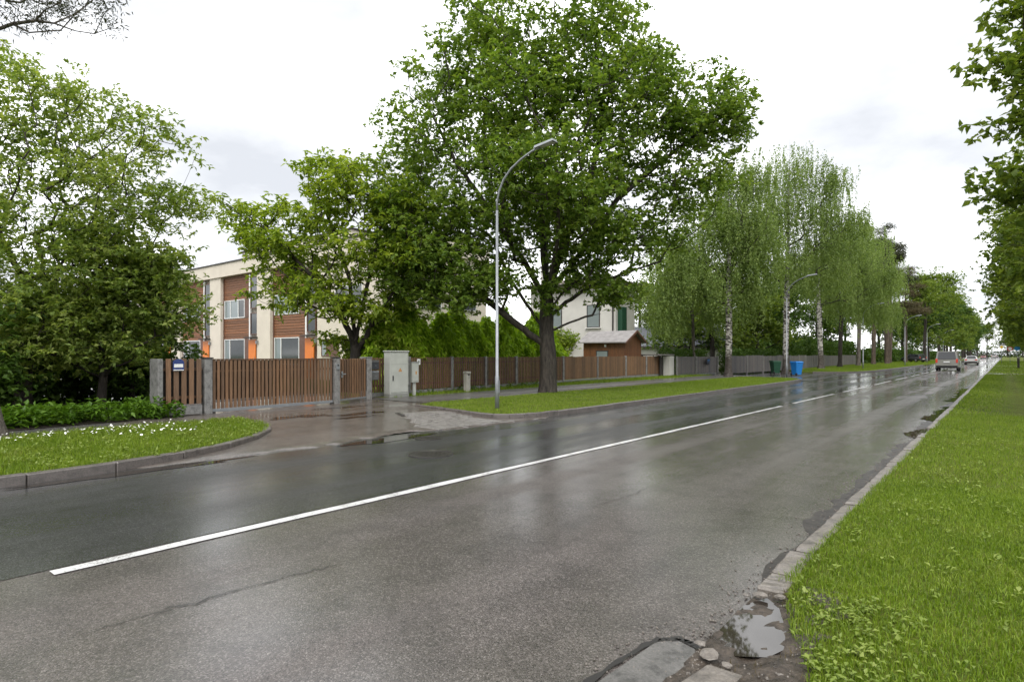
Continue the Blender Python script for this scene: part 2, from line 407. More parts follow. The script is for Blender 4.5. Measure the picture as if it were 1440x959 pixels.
# ------------------------------------------------------------------ the setting: ground, road, verges
def flat(name, poly, z, mat, kind='structure'):
    o = link(name, pyd(name, [(x, y, z) for x, y in poly], [tuple(range(len(poly)))]), mat)
    o['kind'] = kind; return o
flat('ground', [(-1500, -600), (1500, -600), (1500, 2500), (-1500, 2500)], -.06, 'far_ground')
XL, XR, XC = -9.32, -1.30, -5.40
flat('road', [(XL - .1, -60), (XR + .06, -60), (XR + .06, 900), (XL - .1, 900)], 0, 'asphalt_old')
flat('road_lane', [(XL - .1, -60), (XC - .11, -60), (XC - .11, 900), (XL - .1, 900)], .004, 'asphalt_dark')
rg = np.random.default_rng(4)
# painted centre line: one long stroke beginning beside the gate, then dashes
mark = thing('centre_line', None, None); mark['kind'] = 'structure'
def stroke(y0, y1):
    n = max(2, int((y1 - y0) / .5)); ys = np.linspace(y0, y1, n)
    j = rg.normal(0, .006, (n, 2))
    V = [(XC - .06 + j[i, 0], y, .008) for i, y in enumerate(ys)] + [(XC + .06 + j[i, 1], y, .008) for i, y in enumerate(ys)]
    F = [(i, n + i, n + i + 1, i + 1) for i in range(n - 1)]
    link('line_stroke', pyd('line_stroke', V, F), 'line', mark)
stroke(1.30, 19.9)
y = 21.3
while y < 260:
    stroke(y, y + 6.0); y += 8.0
# cracks in the old lane
def ribbon(name, pts, wd, z, mat, parent=None, seed=0, amp=.05):
    r = np.random.default_rng(seed); P = []
    for a, b in zip(pts[:-1], pts[1:]):
        for t in np.linspace(0, 1, 14, endpoint=False): P.append(np.array(a) * (1 - t) + np.array(b) * t)
    P.append(np.array(pts[-1])); P = np.array(P, float); P += r.normal(0, amp, P.shape) * .4
    d = np.gradient(P, axis=0); d /= np.linalg.norm(d, axis=1)[:, None] + 1e-9; nn = np.stack([-d[:, 1], d[:, 0]], 1)
    ww = wd * r.uniform(.3, 1.2, len(P)) * np.minimum(1, np.minimum(np.arange(len(P)), np.arange(len(P))[::-1]) / 5 + .1)
    A = P + nn * ww[:, None] / 2; B = P - nn * ww[:, None] / 2; n = len(P)
    V = [(x, y, z) for x, y in A] + [(x, y, z) for x, y in B]
    return link(name, pyd(name, V, [(i, i + 1, n + i + 1, n + i) for i in range(n - 1)]), mat, parent)
for i, (pts, wd) in enumerate([([(-4.1, 1.1), (-4.06, 1.7), (-4.02, 2.3), (-3.9, 2.9)], .013), ([(-3.4, 5.2), (-3.3, 6.2), (-3.36, 7.0)], .008)]):
    c = ribbon('road_crack', pts, wd, .0065, 'crack', None, i + 1); c['kind'] = 'structure'
# cast iron covers in the far lane
def lid_me(r):
    V = [(0, 0, .006)]; F = []; n = 32
    for q, (rr, z) in enumerate(((r * .84, .006), (r * .86, .001), (r * .93, .001), (r * .94, .008), (r, .008), (r, -.01))):
        V += [(rr * math.cos(2 * math.pi * k / n), rr * math.sin(2 * math.pi * k / n), z) for k in range(n)]
    for k in range(n): F.append((0, 1 + k, 1 + (k + 1) % n))
    for q in range(5):
        for k in range(n): F.append((1 + q * n + k, 1 + (q + 1) * n + k, 1 + (q + 1) * n + (k + 1) % n, 1 + q * n + (k + 1) % n))
    return pyd('manhole_lid', V, F)
def manhole(name, label, x, y, r):
    t = thing(name, label, 'manhole cover', (x, y, .007))
    link('lid', lid_me(r), 'iron', t)
    for a in range(-3, 4):
        for b in range(-3, 4):
            if (a * a + b * b) ** .5 * .1 < r * .75: box('stud', .045, .045, .004, 'iron', t, (a * .1, b * .1, .0062))
manhole('manhole_cover', 'round cast iron manhole cover flush in the dark lane near the centre line', -7.15, 6.7, .36)
manhole('drain_cover', 'mossy round drain cover in the dark lane close to the driveway lip', -8.55, 7.95, .26)

# verges: polygon tops, kerb stones along the road side
def arc(cx, cy, r, a0, a1, n): return [(cx + r * math.cos(R(a0 + (a1 - a0) * i / n)), cy + r * math.sin(R(a0 + (a1 - a0) * i / n))) for i in range(n + 1)]
EDGE_A = [(XL, -14), (XL, -10), (XL, -6), (XL, -2), (XL, 1.0), (-9.36, 2.4), (-9.48, 3.4), (-9.8, 4.45), (-10.35, 5.35), (-11.05, 6.1), (-11.75, 6.6), (-12.6, 6.9), (-13.5, 7.0)]
EDGE_B = [(-13.55, 12.05), (-12.4, 11.85), (-11.4, 11.6), (-10.4, 11.35), (-9.75, 11.35), (-9.35, 11.75), (-9.18, 12.6), (-9.1, 14), (-9.1, 18), (-9.2, 24), (-9.3, 30), (-9.35, 36), (-9.5, 39.3), (-9.9, 40.8), (-10.7, 41.8), (-12.0, 42.3)]
EDGE_C = [(-13.0, 57.5), (-11.6, 58.2), (-10.6, 59.5), (-9.9, 62), (-9.5, 67), (-9.4, 80), (-9.4, 110), (-9.4, 150), (-9.4, 300), (-9.4, 600)]
def inset(edge, k=.075):
    P = np.array(edge, float); d = np.gradient(P, axis=0); d /= np.linalg.norm(d, axis=1)[:, None]
    return [tuple(p) for p in P + np.stack([-d[:, 1], d[:, 0]], 1) * k]
VA = inset(EDGE_A) + [(-14.0, 7.0), (-14.15, 4), (-14.2, -14)]
VB = inset(EDGE_B) + [(-14.1, 42.3), (-14.0, 30), (-14.0, 20), (-14.0, 13.2)]
VC = inset(EDGE_C) + [(-40, 600), (-40, 62), (-15.5, 62), (-14.5, 57.5)]
def verge(poly, z=.105):
    o = link('grass_verge', prism_me('grass_verge', poly, -.05, z), 'lawn'); o['kind'] = 'structure'; return o
verge(VA); verge(VB); verge(VC)
VR = [(XR + .13, 4.3), (XR + .13, 900), (60, 900), (60, -40), (XR + .13, -40), (XR + .13, 2.2), (-.75, 2.2), (-.66, 2.7), (-.70, 3.2), (-.86, 3.6), (-1.0, 4.0)]
o = link('grass_verge', prism_me('grass_verge', VR, -.05, .035), 'lawn'); o['kind'] = 'structure'
strip_f = [(-16.7, 14.0), (-16.9, 44), (-40, 60), (-40, 14.3), (-17.3, 13.6)]
o = link('grass_strip', prism_me('grass_strip', strip_f, -.05, .095), 'lawn'); o['kind'] = 'structure'
# kerbs
def kerb(edge, wd, z0, z1, mat, L=1.0, inward=1, seed=0):
    root = thing('kerb', None, None); root['kind'] = 'structure'
    P = np.array(edge, float); seg = np.linalg.norm(np.diff(P, axis=0), axis=1); cum = np.r_[0, np.cumsum(seg)]
    ss = np.arange(0, cum[-1] + .01, L); r = np.random.default_rng(seed)
    Q = np.stack([np.interp(ss, cum, P[:, 0]), np.interp(ss, cum, P[:, 1])], 1)
    for a, b in zip(Q[:-1], Q[1:]):
        d = b - a; ln = np.linalg.norm(d); an = math.atan2(d[1], d[0]); nn = np.array([-d[1], d[0]]) / ln * inward
        c = (a + b) / 2 + nn * wd / 2
        me = box_me(round(ln - .012, 2), wd, z1 - z0, .012, 'kerb_stone')
        o = link('kerb_stone', me, mat, root, (c[0], c[1], z0 + r.normal(0, .003)), an + r.normal(0, .004))
kerb([p for p in EDGE_A], .15, -.06, .128, 'kerb_dark', 1.0, 1, 1)
kerb(EDGE_B[:8], .15, -.06, .128, 'kerb_dark', .42, 1, 2); kerb(EDGE_B[7:], .15, -.06, .128, 'kerb_dark', .98, 1, 22)
kerb(EDGE_C[:7], .15, -.06, .128, 'kerb_dark', 1.5, 1, 3)
# the low, broken kerb on the near side: every stone different
root = thing('kerb', None, None); root['kind'] = 'structure'
r = np.random.default_rng(12)
def rough_stone(x, y, ln, wd, top, an, seed, mat='kerb'):
    q = np.random.default_rng(seed); bm = bmesh.new(); bmesh.ops.create_cube(bm, size=1)
    bmesh.ops.subdivide_edges(bm, edges=[e for e in bm.edges if abs(e.verts[0].co.y - e.verts[1].co.y) > .5], cuts=5, use_grid_fill=True)
    bmesh.ops.bevel(bm, geom=[e for e in bm.edges if e.calc_face_angle(0) > 1], offset=.06, segments=1, affect='EDGES')
    for v in bm.verts:
        v.co = (v.co.x * wd + q.normal(0, .004), v.co.y * ln + q.normal(0, .006), (v.co.z + .5) * (top + .08) - .08 + q.normal(0, .002))
    me = bpy.data.meshes.new('kerb_stone'); bm.to_mesh(me); bm.free()
    return link('kerb_stone', me, mat, root, (x, y, 0), an)
y = 4.18
k = 0
for ln in (.36, .62): 
    rough_stone(XR + .07 + (.02 if k == 0 else 0), y + ln / 2, ln - .02, .17, .045, r.normal(0, .05), 50 + k); y += ln; k += 1
while y < 62:
    ln = r.choice([1.0, 1.0, .98, .62, .4])
    if not (14.4 < y < 15.1):
        rough_stone(XR + .07 + r.normal(0, .008), y + ln / 2, ln - .015, .145, .042 + r.normal(0, .006), r.normal(0, .01), 60 + k)
    y += ln; k += 1
rough_stone(-1.12, 2.62, .72, .17, .055, R(-8), 31)
for yy in np.arange(-8, 2, 1.0): rough_stone(-1.2, yy, .98, .15, .05, 0, int(yy * 3) + 400)
kerb([(XR, 62), (XR, 300)], .14, -.05, .045, 'kerb', 2.0, -1, 5)
# rubble beside the broken end
for i, (x, y, s) in enumerate([(-1.19, 3.08, .05), (-1.08, 3.03, .025), (-1.27, 3.17, .025), (-1.22, 4.05, .04), (-1.12, 4.1, .03), (-.9, 2.85, .025), (-.98, 2.7, .02), (-1.3, 4.0, .02), (-.84, 3.1, .018)]):
    q = np.random.default_rng(80 + i); bm = bmesh.new(); bmesh.ops.create_icosphere(bm, subdivisions=2, radius=1)
    for v in bm.verts: v.co = (v.co.x * s * (.9 + .5 * q.random()), v.co.y * s * (.7 + .4 * q.random()), max(-.3, v.co.z) * s * .55 + q.normal(0, s * .05))
    me = bpy.data.meshes.new('rubble'); bm.to_mesh(me); bm.free()
    o = link('concrete_rubble', me, 'kerb', None, (x, y, .045))
    tag(o, 'small broken concrete lump beside the puddle at the broken kerb', 'rubble', 'rubble at the broken kerb')
# gutter slab, joint, mud and puddle at the broken kerb
o = flat('gutter_slab', [(-1.62, 1.2), (-1.24, 1.2), (-1.24, 3.02), (-1.30, 3.16), (-1.42, 3.2), (-1.50, 3.1)], .010, 'slab')
c = ribbon('joint', [(-1.66, 1.2), (-1.60, 2.2), (-1.52, 3.1), (-1.42, 3.22), (-1.27, 3.17)], .05, .013, 'crack', None, 9, .02); c['kind'] = 'structure'
q = np.random.default_rng(21)
def blob(cx, cy, rx, ry, n=40, amp=.14, seed=0):
    q = np.random.default_rng(seed); ph = q.uniform(0, 6.28, 6); am = q.normal(0, amp, 6)
    out = []
    for k in range(n):
        t = 2 * math.pi * k / n; s = 1 + sum(am[j] * math.sin((j + 2) * t + ph[j]) for j in range(6)) * .6
        out.append((cx + rx * s * math.cos(t), cy + ry * s * math.sin(t)))
    return out
bm_v = []; NXm, NYm = 26, 46
MUDZ = lambda x, y: .022 + .012 * math.sin(x * 9 + y * 4) * math.sin(y * 7 - x * 3) + .014 * math.sin(x * 23) * math.sin(y * 19) + .024 * max(0, min(1, (x + 1.04) / .15)) - .05 * max(0, min(1, (x + .82) / .18)) + .006 * math.sin(x * 61 + y * 13) * math.sin(y * 53 - x * 17) - .02 * math.exp(-(((x + 1.1) / .22) ** 2 + ((y - 3.6) / .42) ** 2))
for j in range(NYm):
    for i in range(NXm):
        x = -1.3 + i * .72 / (NXm - 1); y = 2.1 + j * 2.4 / (NYm - 1)
        edge = (i == 0 or j in (0, NYm - 1) or i == NXm - 1)
        bm_v.append((x, y, -.01 if edge else MUDZ(x, y) + q.normal(0, .0025)))
o = link('mud_patch', pyd('mud_patch', bm_v, [(j * NXm + i, j * NXm + i + 1, (j + 1) * NXm + i + 1, (j + 1) * NXm + i) for j in range(NYm - 1) for i in range(NXm - 1)], True), 'mud'); o['kind'] = 'structure'
o = flat('puddle', [(-1.27, 3.26), (-1.1, 3.2), (-.96, 3.3), (-.9, 3.5), (-1.0, 3.75), (-1.1, 4.0), (-1.2, 4.1), (-1.28, 3.9)], .019, 'water')
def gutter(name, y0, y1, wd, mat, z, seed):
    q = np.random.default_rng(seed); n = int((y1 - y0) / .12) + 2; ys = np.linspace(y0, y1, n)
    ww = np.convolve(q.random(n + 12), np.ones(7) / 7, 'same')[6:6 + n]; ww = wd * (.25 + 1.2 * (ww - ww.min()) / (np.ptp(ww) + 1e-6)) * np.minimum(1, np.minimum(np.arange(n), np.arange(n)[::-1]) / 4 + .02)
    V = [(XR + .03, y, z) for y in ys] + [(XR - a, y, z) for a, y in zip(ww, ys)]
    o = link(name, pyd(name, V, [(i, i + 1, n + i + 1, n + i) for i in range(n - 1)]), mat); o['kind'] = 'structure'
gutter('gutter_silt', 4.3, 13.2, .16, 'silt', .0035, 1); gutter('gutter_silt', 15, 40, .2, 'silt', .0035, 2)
gutter('puddle', 13.6, 15.8, .22, 'water', .006, 3); gutter('puddle', 17.5, 23, .25, 'water', .006, 4); gutter('puddle', 25, 36, .3, 'water', .006, 5)
for i, (cx, cy, rx, ry) in enumerate([(-9.18, 3.2, .16, 1.3), (-9.0, 7.4, .22, 1.1)]):
    o = flat('puddle', blob(cx, cy, rx, ry, 48, .14, i + 35), .0085, 'water')

q = np.random.default_rng(91); V = []; F = []
ico = np.array([(1, 0, 0), (-1, 0, 0), (0, 1, 0), (0, -1, 0), (0, 0, 1), (0, 0, -1)], float); icf = [(0, 2, 4), (2, 1, 4), (1, 3, 4), (3, 0, 4), (2, 0, 5), (1, 2, 5), (3, 1, 5), (0, 3, 5)]
GP = np.concatenate([np.stack([q.uniform(-1.28, -.78, 420), q.uniform(2.3, 4.4, 420)], 1), np.stack([XR - np.abs(q.normal(0, .12, 700)), q.uniform(3.2, 16, 700)], 1), np.stack([q.uniform(-1.7, -1.2, 120), q.uniform(2.6, 3.4, 120)], 1)])
PUD = [(-1.28, 3.15), (-1.0, 3.12), (-.86, 3.5), (-1.0, 3.9), (-1.2, 4.15), (-1.3, 4.0)]
GP = GP[~in_poly(GP, PUD)]
for x, y in GP:
    sz = q.uniform(.003, .011); k = len(V); z = (MUDZ(x, y) if x > XR + .03 and y < 4.45 else .006)
    V += [tuple(np.array((x, y, z)) + p_ * sz * q.uniform(.6, 1.3, 3)) for p_ in ico]; F += [tuple(k + i_ for i_ in f_) for f_ in icf]
o = link('grit', tris('grit', V, F), 'kerb'); o['kind'] = 'stuff'
# driveway: a sandy asphalt apron rising to the gate, with a wavy lip on the road
NX, NY = 60, 90
dq = np.random.default_rng(8); V = []
lipw = np.convolve(dq.normal(0, 1, NY + 20), np.ones(9) / 9, 'same')[10:10 + NY] * .28
def dz(x, y): 
    t = max(0, min(1, (-9.3 - x) / 3.0)); t = t * t * (3 - 2 * t)
    return .024 + .062 * t + .008 * math.sin(x * 1.7 + .6 * y) * math.sin(y * 1.3 - .4 * x)
for j in range(NY):
    y = 3.2 + 11.0 * j / (NY - 1)
    lip = -9.22 + lipw[j] - .35 * math.exp(-((y - 8.3) / .9) ** 2) + (.1 if y > 9.5 else 0) - .45 * max(0, 1 - (y - 3.2) / 1.6)
    for i in range(NX):
        t = i / (NX - 1); x = lip * (1 - t) + -17.6 * t
        V.append((x, y, .001 if i == 0 else dz(x, y) - (.006 if i == 1 else 0)))
    V[-NX + 1] = (lip - .025, y, V[-NX + 1][2])
F = [(j * NX + i, (j + 1) * NX + i, (j + 1) * NX + i + 1, j * NX + i + 1) for j in range(NY - 1) for i in range(NX - 1)]
F = [f[::-1] for f in F]
o = link('driveway', pyd('driveway', V, F, True), 'asphalt_drive'); o['kind'] = 'structure'; drive = o
for i, (cx, cy, rx, ry) in enumerate([(-13.4, 8.2, .30, .75), (-12.9, 9.6, .28, .8), (-12.2, 9.0, .16, .55), (-14.8, 10.4, .2, .8)]):
    q = blob(cx, cy, rx, ry, 40, .2, i + 15)
    o = link('puddle', pyd('puddle', [(x, y, dz(x, y) + .004) for x, y in q], [tuple(range(40))]), 'water'); o['kind'] = 'structure'
# square paving slabs in the corner beside the kerb, each its own piece
k = 0
sm = box_me(.185, .185, .05, .008, 'paving_sett')
q = np.random.default_rng(33)
for i in range(16):
    for j in range(14):
        x = -11.9 + i * .195; y = 9.0 + j * .195
        lim = 11.15 + (-.25 * (x + 10.2) if x < -10.2 else 0)
        if x > -9.36 or y > lim - .05 or (x + 11.9) * .62 + (y - 9.0) * .9 < 1.15: continue
        link('paving_sett', sm, 'sett', drive, (x + q.normal(0, .004), y + q.normal(0, .004), dz(x, y) - .036 + q.normal(0, .0025)), q.normal(0, .012))
box('drain_bar', .10, .75, .05, 'iron', drive, (-11.9, 10.1, dz(-11.9, 10.1) - .03), .01, R(62))
# pavement behind the verges, yard behind the gate, side street entrance, far paths
flat('pavement', [(-16.9, 5.0), (-16.9, -14), (-13.9, -14), (-13.9, 5.0)], .085, 'asphalt_walk')
flat('pavement', [(-16.9, 45), (-16.75, 13), (-13.9, 13), (-13.9, 45)], .097, 'asphalt_walk')
flat('side_entrance', [(-9.3, 40), (-9.3, 64), (-30, 64), (-30, 40)], .008, 'asphalt_dark')
flat('yard', [(-60, 6), (-17.5, 6), (-17.5, 14.2), (-20, 20.9), (-60, 20.9)], .05, 'asphalt_walk')
flat('planting_bed', [(-26, -14), (-15.35, -14), (-15.3, 3), (-15.75, 6.9), (-26, 6.9)], .10, 'soil')
flat('path', [(-1.15, 63.0), (14, 63.0), (14, 65.0), (-1.15, 65.0)], .05, 'sett')
flat('path', [(-1.15, 108.0), (14, 108.0), (14, 111.0), (-1.15, 111.0)], .05, 'sett')
flat('path', [(7.0, -20), (8.6, -20), (8.6, 300), (7.0, 300)], .045, 'sett')

# ------------------------------------------------------------------ grass, weeds, daisies (nobody could count them)
def blades(name, P, h, wd, lean, mat, seed, z, two=False):
    q = np.random.default_rng(seed); n = len(P)
    az = q.uniform(0, 2 * np.pi, n); hh = h * q.uniform(.45, 1.25, n); ww = wd * q.uniform(.6, 1.2, n)
    la = q.uniform(0, 2 * np.pi, n); lm = np.abs(q.normal(0, lean, n)) * hh
    sx = np.cos(az) * ww / 2; sy = np.sin(az) * ww / 2
    A = np.stack([P[:, 0] - sx, P[:, 1] - sy, np.full(n, z - .01)], 1); B = np.stack([P[:, 0] + sx, P[:, 1] + sy, np.full(n, z - .01)], 1)
    T = np.stack([P[:, 0] + np.cos(la) * lm, P[:, 1] + np.sin(la) * lm, z + hh * np.clip(1 - .35 * (lm / hh) ** 2, .25, 1)], 1)
    if not two:
        V = np.stack([A, B, T], 1); F = np.arange(n * 3).reshape(n, 3)
    else:
        Mx = np.stack([P[:, 0] + np.cos(la) * lm * .35, P[:, 1] + np.sin(la) * lm * .35, z + hh * .6], 1)
        s = np.stack([sx, sy, np.zeros(n)], 1) * .8
        V = np.stack([A, B, Mx - s, Mx + s, T], 1); b = (np.arange(n) * 5)[:, None]
        F = np.concatenate([b + [0, 1, 3], b + [0, 3, 2], b + [2, 3, 4]], 1)
    o = link(name, tris(name, V, F), mat); o['kind'] = 'stuff'; return o
def scatter(x0, x1, y0, y1, dens, seed, poly=None, notpoly=None, clump=0):
    q = np.random.default_rng(seed); n = int((x1 - x0) * (y1 - y0) * dens)
    P = np.stack([q.uniform(x0, x1, n), q.uniform(y0, y1, n)], 1)
    if clump:
        f = .5 + .5 * np.sin(P[:, 0] * 3.1 + 1.3 * np.sin(P[:, 1] * 2.3)) * np.sin(P[:, 1] * 2.7 + 1.1 * np.sin(P[:, 0] * 3.7))
        P = P[q.random(len(P)) < 1 - clump * f]
    if poly: P = P[in_poly(P, poly)]
    if notpoly: P = P[~in_poly(P, notpoly)]
    return P
MUD = [(-1.3, 2.2), (-.80, 2.2), (-.68, 2.6), (-.74, 3.2), (-.92, 3.6), (-1.06, 4.0), (-1.12, 4.4), (-1.3, 4.5)]
P = scatter(-1.19, 1.3, 2.0, 9, 7500, 1, None, MUD, .35); blades('lawn_grass', P, .045, .0055, .85, 'blade', 1, .035, True)
P = scatter(-1.18, 1.6, 9, 20, 1900, 2, None, None, .3); blades('lawn_grass', P, .055, .011, .75, 'blade', 2, .035)
P = np.concatenate([scatter(-1.17, 5, 20, 60, 240, 3), scatter(1.3, 6, -3, 20, 220, 4)]); blades('lawn_grass', P, .06, .028, .8, 'blade', 3, .035)
P = scatter(-1.15, 6, 60, 200, 36, 5); blades('lawn_grass', P, .07, .07, .8, 'blade', 4, .035)
P = scatter(-14.2, -9.35, -4, 7, 1600, 6, VA, None, .25); P = P[P[:, 0] < np.interp(P[:, 1], [-14, 1, 2.4, 3.4, 4.45, 5.35, 6.1, 6.6, 6.9], [-9.48, -9.48, -9.52, -9.64, -9.96, -10.5, -11.2, -11.9, -12.7])]
blades('lawn_grass', P, .085, .015, .6, 'blade', 5, .105)
P = scatter(-14, -9.2, 11.3, 42, 620, 7, [(x - .13 if x > -9.8 else x, yy + (.14 if yy < 12 else (-.14 if yy > 40 else 0))) for x, yy in VB]); blades('lawn_grass', P, .05, .02, .7, 'blade', 6, .105)
P = np.concatenate([scatter(-18.6, -16.75, 14, 44, 420, 8), scatter(-17.8, -9.6, 59, 110, 130, 9, VC)]); blades('lawn_grass', P, .09, .028, .6, 'blade', 7, .1)
P = scatter(-20, -9.6, 110, 200, 40, 10); blades('lawn_grass', P, .09, .06, .6, 'blade', 8, .1)
# ragged tufts over the kerb edge
P = np.concatenate([np.stack([rg.normal(-1.17, .025, 2600), rg.uniform(4.4, 18, 2600)], 1)]); blades('lawn_grass', P, .05, .008, .9, 'blade', 9, .03)

P = np.stack([rg.normal(-1.08, .07, 5200), rg.uniform(4.1, 15, 5200)], 1); P = P[P[:, 0] > -1.18]; P = P[rg.random(len(P)) < .35 + .65 * (np.sin(P[:, 1] * 2.3) > -.2)]; blades('dry_thatch', P, .035, .008, 1.2, 'dry', 19, .03)
P = np.stack([rg.normal(-.98, .16, 1500), rg.uniform(2.3, 4.6, 1500)], 1); P = P[(P[:, 0] > -1.12) & ~in_poly(P, PUD)]; blades('dry_thatch', P, .03, .007, 1.3, 'dry', 20, .03)

def leaves_at(C, D, ln, wd, seed, up=.5, fold=.25):
    """folded two-triangle leaves at centres C pointing along D"""
    q = np.random.default_rng(seed); n = len(C)
    D = D / (np.linalg.norm(D, axis=1)[:, None] + 1e-9)
    N = q.normal(0, 1, (n, 3)) * (1 - up) + np.array([0, 0, 1.0]) * up * 1.6
    Sd = np.cross(D, N); Sd /= np.linalg.norm(Sd, axis=1)[:, None] + 1e-9
    N = np.cross(Sd, D)
    L = ln * q.uniform(.55, 1.35, n)[:, None]; W = wd * q.uniform(.65, 1.3, n)[:, None]
    a = C; b = C + D * L * .45 + Sd * W * .5 + N * W * fold; c = C + D * L - N * L * .12; d = C + D * L * .45 - Sd * W * .5 + N * W * fold
    V = np.stack([a, b, c, d], 1).reshape(-1, 3); i = (np.arange(n) * 4)[:, None]
    F = np.concatenate([i + [0, 1, 2], i + [0, 2, 3]], 1).reshape(-1, 3)
    return V, F
def rosettes(name, P, z, k, ln, wd, mat, seed, rise=.5):
    q = np.random.default_rng(seed); C = np.repeat(np.c_[P, np.full(len(P), z)], k, 0)
    D = q.normal(0, 1, (len(C), 3)); D[:, 2] = np.abs(D[:, 2]) * rise
    C = C + np.c_[q.normal(0, .02, (len(C), 2)), q.uniform(0, .05, len(C))]
    V, F = leaves_at(C, D, ln, wd, seed, .7); o = link(name, tris(name, V, F), mat); o['kind'] = 'stuff'; return o
q = np.random.default_rng(77)
P = np.stack([q.normal(-.66, .2, 150), q.uniform(2.6, 4.3, 150)], 1); P = P[~in_poly(P, MUD)]; P = P[P[:, 0] > -1.05]
rosettes('broadleaf_weeds', P, .04, 6, .036, .022, 'weed', 5, .3)
P = np.stack([q.uniform(-1.1, 1.2, 260), q.uniform(4.2, 16, 260)], 1); rosettes('broadleaf_weeds', P, .045, 6, .045, .024, 'weed', 6)
P = scatter(-14, -9.6, -4, 6.8, 26, 61, VA); rosettes('broadleaf_weeds', P, .12, 6, .06, .03, 'weed', 7)
# daisies in the left hand verge
Q = np.concatenate([np.stack([q.normal(-13.1, .35, 75), q.normal(4.0, .8, 75)], 1), np.stack([q.normal(-13.2, .3, 35), q.normal(2.2, .35, 35)], 1), np.stack([q.normal(-12.2, .25, 35), q.normal(4.5, .4, 35)], 1)])
Q = Q[in_poly(Q, VA)]; V = []; F = []
for (x, y) in Q:
    z = .105 + q.uniform(.08, .14); s = q.uniform(.012, .024); b = len(V); tx, ty = q.normal(0, .4, 2)
    V.append((x, y, z + .008))
    for k in range(7): V.append((x + s * math.cos(k * .9), y + s * math.sin(k * .9), z + s * (tx * math.cos(k * .9) + ty * math.sin(k * .9))))
    F += [(b, b + 1 + k, b + 1 + (k + 1) % 7) for k in range(7)]
o = link('daisy_flowers', tris('daisy_flowers', V, F), 'petal'); o['kind'] = 'stuff'
# low green plants along the bed under the large shrub
P = np.concatenate([scatter(-17.2, -15.45, -9, 6.3, 42, 62), scatter(-16.4, -15.5, -9, 6.3, 40, 63)])
C = np.repeat(np.c_[P, q.uniform(.12, .42, len(P))], 9, 0) + q.normal(0, .07, (len(P) * 9, 3)); C[:, 2] = np.abs(C[:, 2] - .11) + .11
D = q.normal(0, 1, C.shape); D[:, 2] = D[:, 2] * .5 + .15
V, F = leaves_at(C, D, .15, .075, 9, .65); o = link('ground_cover', tris('ground_cover', V, F), 'cover'); o['kind'] = 'stuff'
P = scatter(-18.8, -17.6, 14, 24, 22, 64)
C = np.repeat(np.c_[P, q.uniform(.1, .2, len(P))], 7, 0) + q.normal(0, .05, (len(P) * 7, 3)); C[:, 2] = np.abs(C[:, 2] - .1) + .1
D = q.normal(0, 1, C.shape); D[:, 2] = D[:, 2] * .4 + .15
V, F = leaves_at(C, D, .13, .06, 10, .65); o = link('ground_cover', tris('ground_cover', V, F), 'cover'); o['kind'] = 'stuff'

# ------------------------------------------------------------------ row house behind the gate (its front faces the drive)
Y0 = 21.0
def window(parent, x, z, wd, ht, y, panes, frame_m='white', depth=.07, pane_m='glass', sill=True):
    """a window part with bars round its panes: panes = list of fractions"""
    fw = .055; V = []; F = []
    def bar(x0, x1, z0, z1):
        b = len(V); yy0, yy1 = y - depth, y + .02
        V.extend([(x0, yy0, z0), (x1, yy0, z0), (x1, yy1, z0), (x0, yy1, z0), (x0, yy0, z1), (x1, yy0, z1), (x1, yy1, z1), (x0, yy1, z1)])
        F.extend([tuple(b + k for k in f) for f in ((3, 2, 1, 0), (4, 5, 6, 7), (0, 1, 5, 4), (1, 2, 6, 5), (2, 3, 7, 6), (3, 0, 4, 7))])
    bar(x, x + wd, z, z + fw); bar(x, x + wd, z + ht - fw, z + ht); bar(x, x + fw, z + fw, z + ht - fw); bar(x + wd - fw, x + wd, z + fw, z + ht - fw)
    edges = [0] + list(np.cumsum(panes)); W = wd - 2 * fw
    for e_ in edges[1:-1]: bar(x + fw + e_ * W - .035, x + fw + e_ * W + .035, z + fw, z + ht - fw)
    wo = link('window', pyd('window', V, F), frame_m, parent)
    for a, b, mm in zip(edges[:-1], edges[1:], pane_m if isinstance(pane_m, (list, tuple)) else [pane_m] * len(panes)):
        px0, px1 = x + fw + a * W + (.035 if a else 0), x + fw + b * W - (.035 if b < .999 else 0)
        link('pane', pyd('pane', [(px0, y - .03, z + fw), (px1, y - .03, z + fw), (px1, y - .03, z + ht - fw), (px0, y - .03, z + ht - fw)], [(0, 1, 2, 3)]), mm, wo)
    return wo
def wallbox(name, x0, x1, y0, y1, z0, z1, mat, parent):
    return box(name, x1 - x0, y1 - y0, z1 - z0, mat, parent, ((x0 + x1) / 2, (y0 + y1) / 2, z0))
H = thing('row_house', 'modern cream row house with brown timber bays and orange doors behind the gate', 'house', (-42, Y0, 0))
X = lambda x: x + 42
wallbox('wall', X(-62), X(-24.9), .35, 7, 0, 7.3, 'cream', H)
wallbox('parapet', X(-62.2), X(-24.7), -.12, 7.1, 7.3, 8.25, 'cream', H)
wallbox('parapet_coping', X(-62.25), X(-24.65), -.2, 7.2, 8.25, 8.33, 'trim_dark', H)
wallbox('roof_block', X(-44.6), X(-31), 1.5, 6, 8.33, 9.3, 'cream', H)
wallbox('roof_block_coping', X(-44.7), X(-30.9), 1.4, 6.1, 9.3, 9.38, 'trim_dark', H)
chim = wallbox('chimney', X(-29), X(-28.1), 3, 3.9, 8.33, 10.2, 'brown_paint', H)
board = {}
